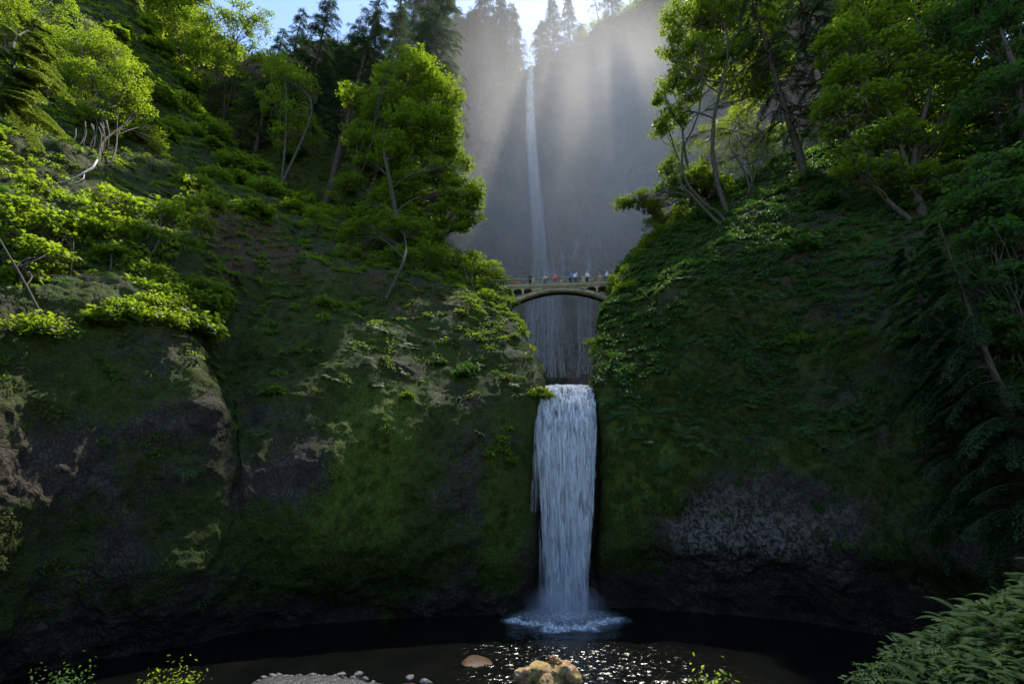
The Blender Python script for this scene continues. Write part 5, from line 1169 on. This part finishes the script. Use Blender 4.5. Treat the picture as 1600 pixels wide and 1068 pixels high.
# ------------------------------------------------------------------ driftwood stump
r = np.random.default_rng(9)
dw = W(852, 1062, 24.0); dw.z = 0.2
g = NG('wet_driftwood'); dn = g.noise(2.5, 6, 0.65, g.scalev(g.obj(), (1.0, 2.5, 2.5)), 0.8)
dc = g.ramp(dn, [(0.3, (0.10, 0.055, 0.02)), (0.5, (0.36, 0.22, 0.10)), (0.7, (0.60, 0.42, 0.24))])
dc = g.mix(g.ramp(g.noise(1.4, 4), [(0.5, 0.0), (0.6, 0.7)]), dc, (0.30, 0.26, 0.04))
M['drift'] = g.done(g.pbr(dc, 0.7, 0.3, g.bump(g.math('ADD', dn, g.noise(9, 5, 0.7)), 0.9, 0.08)))
def dp(px, py, Y=24.0): return tuple(W(852 + (px - 852) * 1.05, py - 6, Y) - dw)
dv = [dp(862, 1068), dp(850, 1056), dp(835, 1054, 23.8), dp(818, 1058, 23.5), dp(806, 1060, 23.2), dp(868, 1052, 24.1), dp(873, 1044, 24.3), dp(866, 1036, 24.2), dp(862, 1031, 24.0), dp(884, 1056, 24.0), dp(896, 1068, 23.9), dp(902, 1085, 23.8), dp(845, 1046, 24.5), dp(838, 1049, 24.2), dp(840, 1085, 23.5), dp(870, 1090, 23.8), dp(812, 1075, 23.3), dp(883, 1045, 24.4)]
dr = [q_ * 1.15 for q_ in [.50, .34, .27, .24, .13, .36, .24, .15, .10, .40, .34, .30, .14, .09, .45, .55, .16, .09]]
de = [(0, 1), (1, 2), (2, 3), (3, 4), (0, 5), (5, 6), (6, 7), (7, 8), (5, 9), (9, 10), (10, 11), (1, 12), (12, 13), (0, 14), (0, 15), (3, 16), (6, 17)]
stump = skin_obj('driftwood_stump', dv, dr, de, M['drift'], None, 4); stump.location = dw
tx = bpy.data.textures.new('knots', 'CLOUDS'); tx.noise_scale = 0.45; tx.noise_depth = 4
dm = stump.modifiers.new('knots', 'DISPLACE'); dm.texture = tx; dm.strength = 0.34; dm.mid_level = 0.5
tag(stump, 'knobbly orange-brown driftwood stump sticking up from the sparkling water at the bottom', 'driftwood')

# ------------------------------------------------------------------ river rocks
g = NG('river_stone'); sn = g.noise(3, 5, 0.6); M['stone'] = g.done(g.pbr(g.mix(g.n('ShaderNodeObjectInfo').outputs['Random'], g.ramp(sn, [(0.3, (0.04, 0.04, 0.042)), (0.7, (0.09, 0.088, 0.085))]), g.ramp(sn, [(0.3, (0.05, 0.048, 0.045)), (0.7, (0.14, 0.135, 0.13))])), 0.6, 0.4, g.bump(g.noise(12, 4), 0.5, 0.03)))
g = NG('brown_wet_stone'); sn = g.noise(2.2, 5, 0.6); M['brownstone'] = g.done(g.pbr(g.ramp(sn, [(0.3, (0.03, 0.014, 0.006)), (0.7, (0.11, 0.05, 0.02))]), 0.5, 0.3, g.bump(g.noise(8, 4), 0.6, 0.04)))
def rock_mesh(seed, mat, flat=0.6):
    bm = bmesh.new(); bmesh.ops.create_icosphere(bm, subdivisions=3, radius=1.0); P = np.array([v.co[:] for v in bm.verts])
    d = 1 + 0.35 * fbm(P + seed * 7, 0.9, 3, seed) + 0.08 * fbm(P, 0.3, 2, seed + 5)
    me = bpy.data.meshes.new('river_rock')
    for v, q, dd in zip(bm.verts, P, d): v.co = Vector((q[0] * dd, q[1] * dd * 0.85, q[2] * dd * flat))
    bm.to_mesh(me); bm.free(); me.materials.append(mat); me.polygons.foreach_set('use_smooth', np.ones(len(me.polygons), bool)); return me
rms = [rock_mesh(i, M['stone']) for i in range(5)]; bms = [rock_mesh(i + 9, M['brownstone'], 0.16) for i in range(3)]
r = np.random.default_rng(31)
def put_rock(me, p, s_, label, group):
    o = bpy.data.objects.new('river_rock', me); C.objects.link(o); o.location = p; o.scale = (s_ * r.uniform(.8, 1.3), s_, s_ * r.uniform(.7, 1.1)); o.rotation_euler = (r.uniform(-.2, .2), r.uniform(-.2, .2), r.uniform(0, 6.28)); tag(o, label, 'rock', group); return o
n_ = 0
while n_ < 90:
    px_, Y_ = r.uniform(330, 620), r.uniform(26.2, 29.0); p = Wz(px_, Y_, 0.3); hgt = float(ground_height(np.array([p.x]), np.array([p.y]))[0])
    if hgt < 0.05: n_ += 0.2; continue
    put_rock(rms[r.integers(5)], (p.x, p.y, hgt + 0.02), r.uniform(0.05, 0.15) * (1.5 if r.uniform() < .08 else 1), 'grey cobble lying on the gravel bar at the lower left', 'cobbles on the gravel bar'); n_ += 1
put_rock(rms[0], Wz(532, 26.6, 0.30), 0.22, 'pale rounded stone, largest on the right part of the gravel bar', None)
put_rock(rms[2], Wz(560, 27.6, 0.0), 0.28, 'dark stone at the tip of the gravel bar where the water begins', None)
for px_, Y_, s_, lab in [(640, 26.6, 0.6, 'brown wet slab just breaking the water left of the stump'), (748, 29.3, 0.8, 'long low brown slab in the sparkling shallows')]:
    o = put_rock(bms[r.integers(3)], Wz(px_, Y_, -0.11), s_ * 1.2, lab, None)
for px_, Y_, s_, lab in [(640, 26.9, 0.28, 'small dark rock poking from the shallows left of the stump'), (664, 26.3, 0.25, 'pale pebble-sized rock at the bottom edge left of the stump')]:
    put_rock(rms[r.integers(5)], Wz(px_, Y_, 0.08), s_, lab, None)

# ------------------------------------------------------------------ near bank: ferns at the right corner, sprigs along the bottom edge
def gz(x, y): return float(ground_height(np.array([float(x)]), np.array([float(y)]))[0])
def near_fern(seed, nf, ln):
    r_ = np.random.default_rng(seed); P, D, N, S, Tn, Pl, Rd = [], [], [], [], [], [], []
    for k in range(nf):
        a = k * 2 * np.pi / nf + r_.uniform(-.3, .3); L_ = ln * r_.uniform(.7, 1.15); o = np.array([math.cos(a), math.sin(a), 0]); sd_ = np.array([-o[1], o[0], 0]); tn = r_.uniform(); e = r_.uniform(.9, 1.6)
        pts = [o * L_ * t + np.array([0, 0, L_ * (e * t - .95 * t * t)]) for t in np.linspace(0, 1, 9)]; Pl.append(pts); Rd.append(np.linspace(.006, .002, 9))
        for j in range(26):
            t = (j + 1.5) / 27; p = o * L_ * t + np.array([0, 0, L_ * (e * t - .95 * t * t)]); tg = norm(o + np.array([0, 0, e - 1.9 * t])); w_ = math.sin(math.pi * min(1, t * .88 + .10)) * .26 * L_
            for s_ in (-1, 1):
                pd = sd_ * s_ + tg * .5; pd = pd / np.linalg.norm(pd); nn = np.cross(tg, sd_) * s_ * 0 + np.array([0, 0, 1.0]) - tg * tg[2]
                for q in range(7):                      # leaflets along each pinna
                    u = (q + .5) / 7; pp = p + pd * w_ * u + np.array([0, 0, -.05 * w_ * u * u])
                    for z_ in (-1, 1): P.append(pp); D.append(np.cross(nn, pd) * z_ + pd * .6); N.append(nn + np.array([0, 0, .3])); S.append(w_ * .24 * (1.1 - u)); Tn.append(.6 * tn + .4 * r_.uniform())
    return leaf_geo(np.array(P), np.array(D), np.array(N), np.array(S), T_DIAMOND, np.array(Tn)), np.array(Pl), np.array(Rd)
M['bankfern'] = leaf_material('shaded_bank_fern_leaf', (0.008, 0.026, 0.010), (0.028, 0.058, 0.018), (0.05, 0.11, 0.025), 0.3, 0.7, 0.08)  # darker than the other ferns: shade of the corner put into the colour
fprot = []
for i in range(3):
    root = empty('fern_plant', (0, -20, -30)); ge, Pl, Rd = near_fern(600 + i, 9 + i, 0.95); leaf_obj('frond', [ge], M['bankfern'], root); V, F_ = tubes(Pl, Rd, 4); mesh_obj('stem', V, F_, M['bankfern'], root); fprot.append(root)
r = np.random.default_rng(44); spots = []
tries = 0
while len(spots) < 120 and tries < 6000:
    tries += 1; x_, y_ = r.uniform(5.6, 14.5), r.uniform(6.0, 11.5); z_ = gz(x_, y_); a_, b_ = proj(np.array([x_, y_, z_ + 0.5]))
    if a_ < 1440 or a_ > 1720 or b_ < 860 or b_ > 1130: continue
    if all(math.hypot(x_ - q[0], y_ - q[1]) > 0.27 for q in spots): spots.append((x_, y_, z_))
for i, (x_, y_, z_) in enumerate(spots):
    root = fprot[i % 3]; s_ = r.uniform(0.48, 0.85)
    if i < 3: root.location = (x_, y_, z_ - .05); root.rotation_euler = (0, 0, r.uniform(0, 6.28)); root.scale = (s_,) * 3; o = root
    else: o = copy_tree(root, (x_, y_, z_ - .05), r.uniform(0, 6.28), s_)
    tag(o, 'feathery green fern on the near bank in the lower right corner', 'fern', 'ferns on the near bank')
q_ = np.array([(x_, y_, z_) for x_, y_, z_ in [(r.uniform(6.8, 14.5), r.uniform(5.5, 12), 0) for _ in range(700)]]); q_[:, 2] = ground_height(q_[:, 0], q_[:, 1])
near_src = [src_leafy(95 + i, 90, 0.35, 0.09, T_OVAL, M['bankfern'], 1.0) for i in range(2)] + [src_fern(98, M['bankfern'], nf=9, ln=0.5)]
scatter('bank_undergrowth', q_, np.tile([0, 0, 1.0], (len(q_), 1)), r.uniform(.7, 1.5, len(q_)), near_src, r, .3)

def sprig(name, label, px, py, Y, wpx, mat, seed, tall, flowers=False):
    r_ = np.random.default_rng(seed); topc = W(px, py, Y); zb = gz(topc.x, Y); base = Vector((topc.x, Y, zb - .1)); root = empty(name, base); tag(root, label, 'shrub'); h = topc.z - zb
    wd = wpx / F * (Y * cp) ; n_ = 11; tips = np.array([[r_.uniform(-wd, wd), r_.uniform(-.3, .3), h * r_.uniform(.85, 1.0)] for _ in range(n_)])
    bp = curve_to(np.zeros((n_, 3)), tips, 9, r_, .06); V, F_ = tubes(bp, np.tile(np.linspace(.02, .006, 9), (n_, 1)), 5); mesh_obj('stem', V, F_, M['bark'], root, True)
    cs = np.concatenate([bp[:, k] for k in range(4, 9)]); leaf_obj('crown', [cluster_leaves(cs, 26, .13, .042, r_, T_OVAL, 1.0)], mat, root)
    if flowers:
        P = np.repeat(tips[:4], 90, 0) + r_.normal(0, .028, (360, 3)); leaf_obj('flower_heads', [leaf_geo(P, r_.normal(0, 1, (360, 3)), r_.normal(0, 1, (360, 3)), .028, T_DIAMOND, r_.uniform(0, 1, 360))], M['petal'], root)
M['petal'] = leaf_material('white_petal', (0.60, 0.62, 0.40), (0.80, 0.80, 0.62), (0.7, 0.7, 0.5), 0.3)
sprig('sprig_bush', 'dark leafy sprigs at the bottom edge near the left corner', 90, 1046, 9.0, 26, M['deep'], 701, 1)
sprig('sprig_bush', 'green leafy sprigs poking up at the bottom edge left of the gravel bar', 285, 1040, 9.0, 44, M['lime'], 702, 1)
sprig('flowering_bush', 'white flower heads peeping over the bottom edge right of the stump', 1122, 1060, 5.0, 20, M['green'], 703, 1, True)
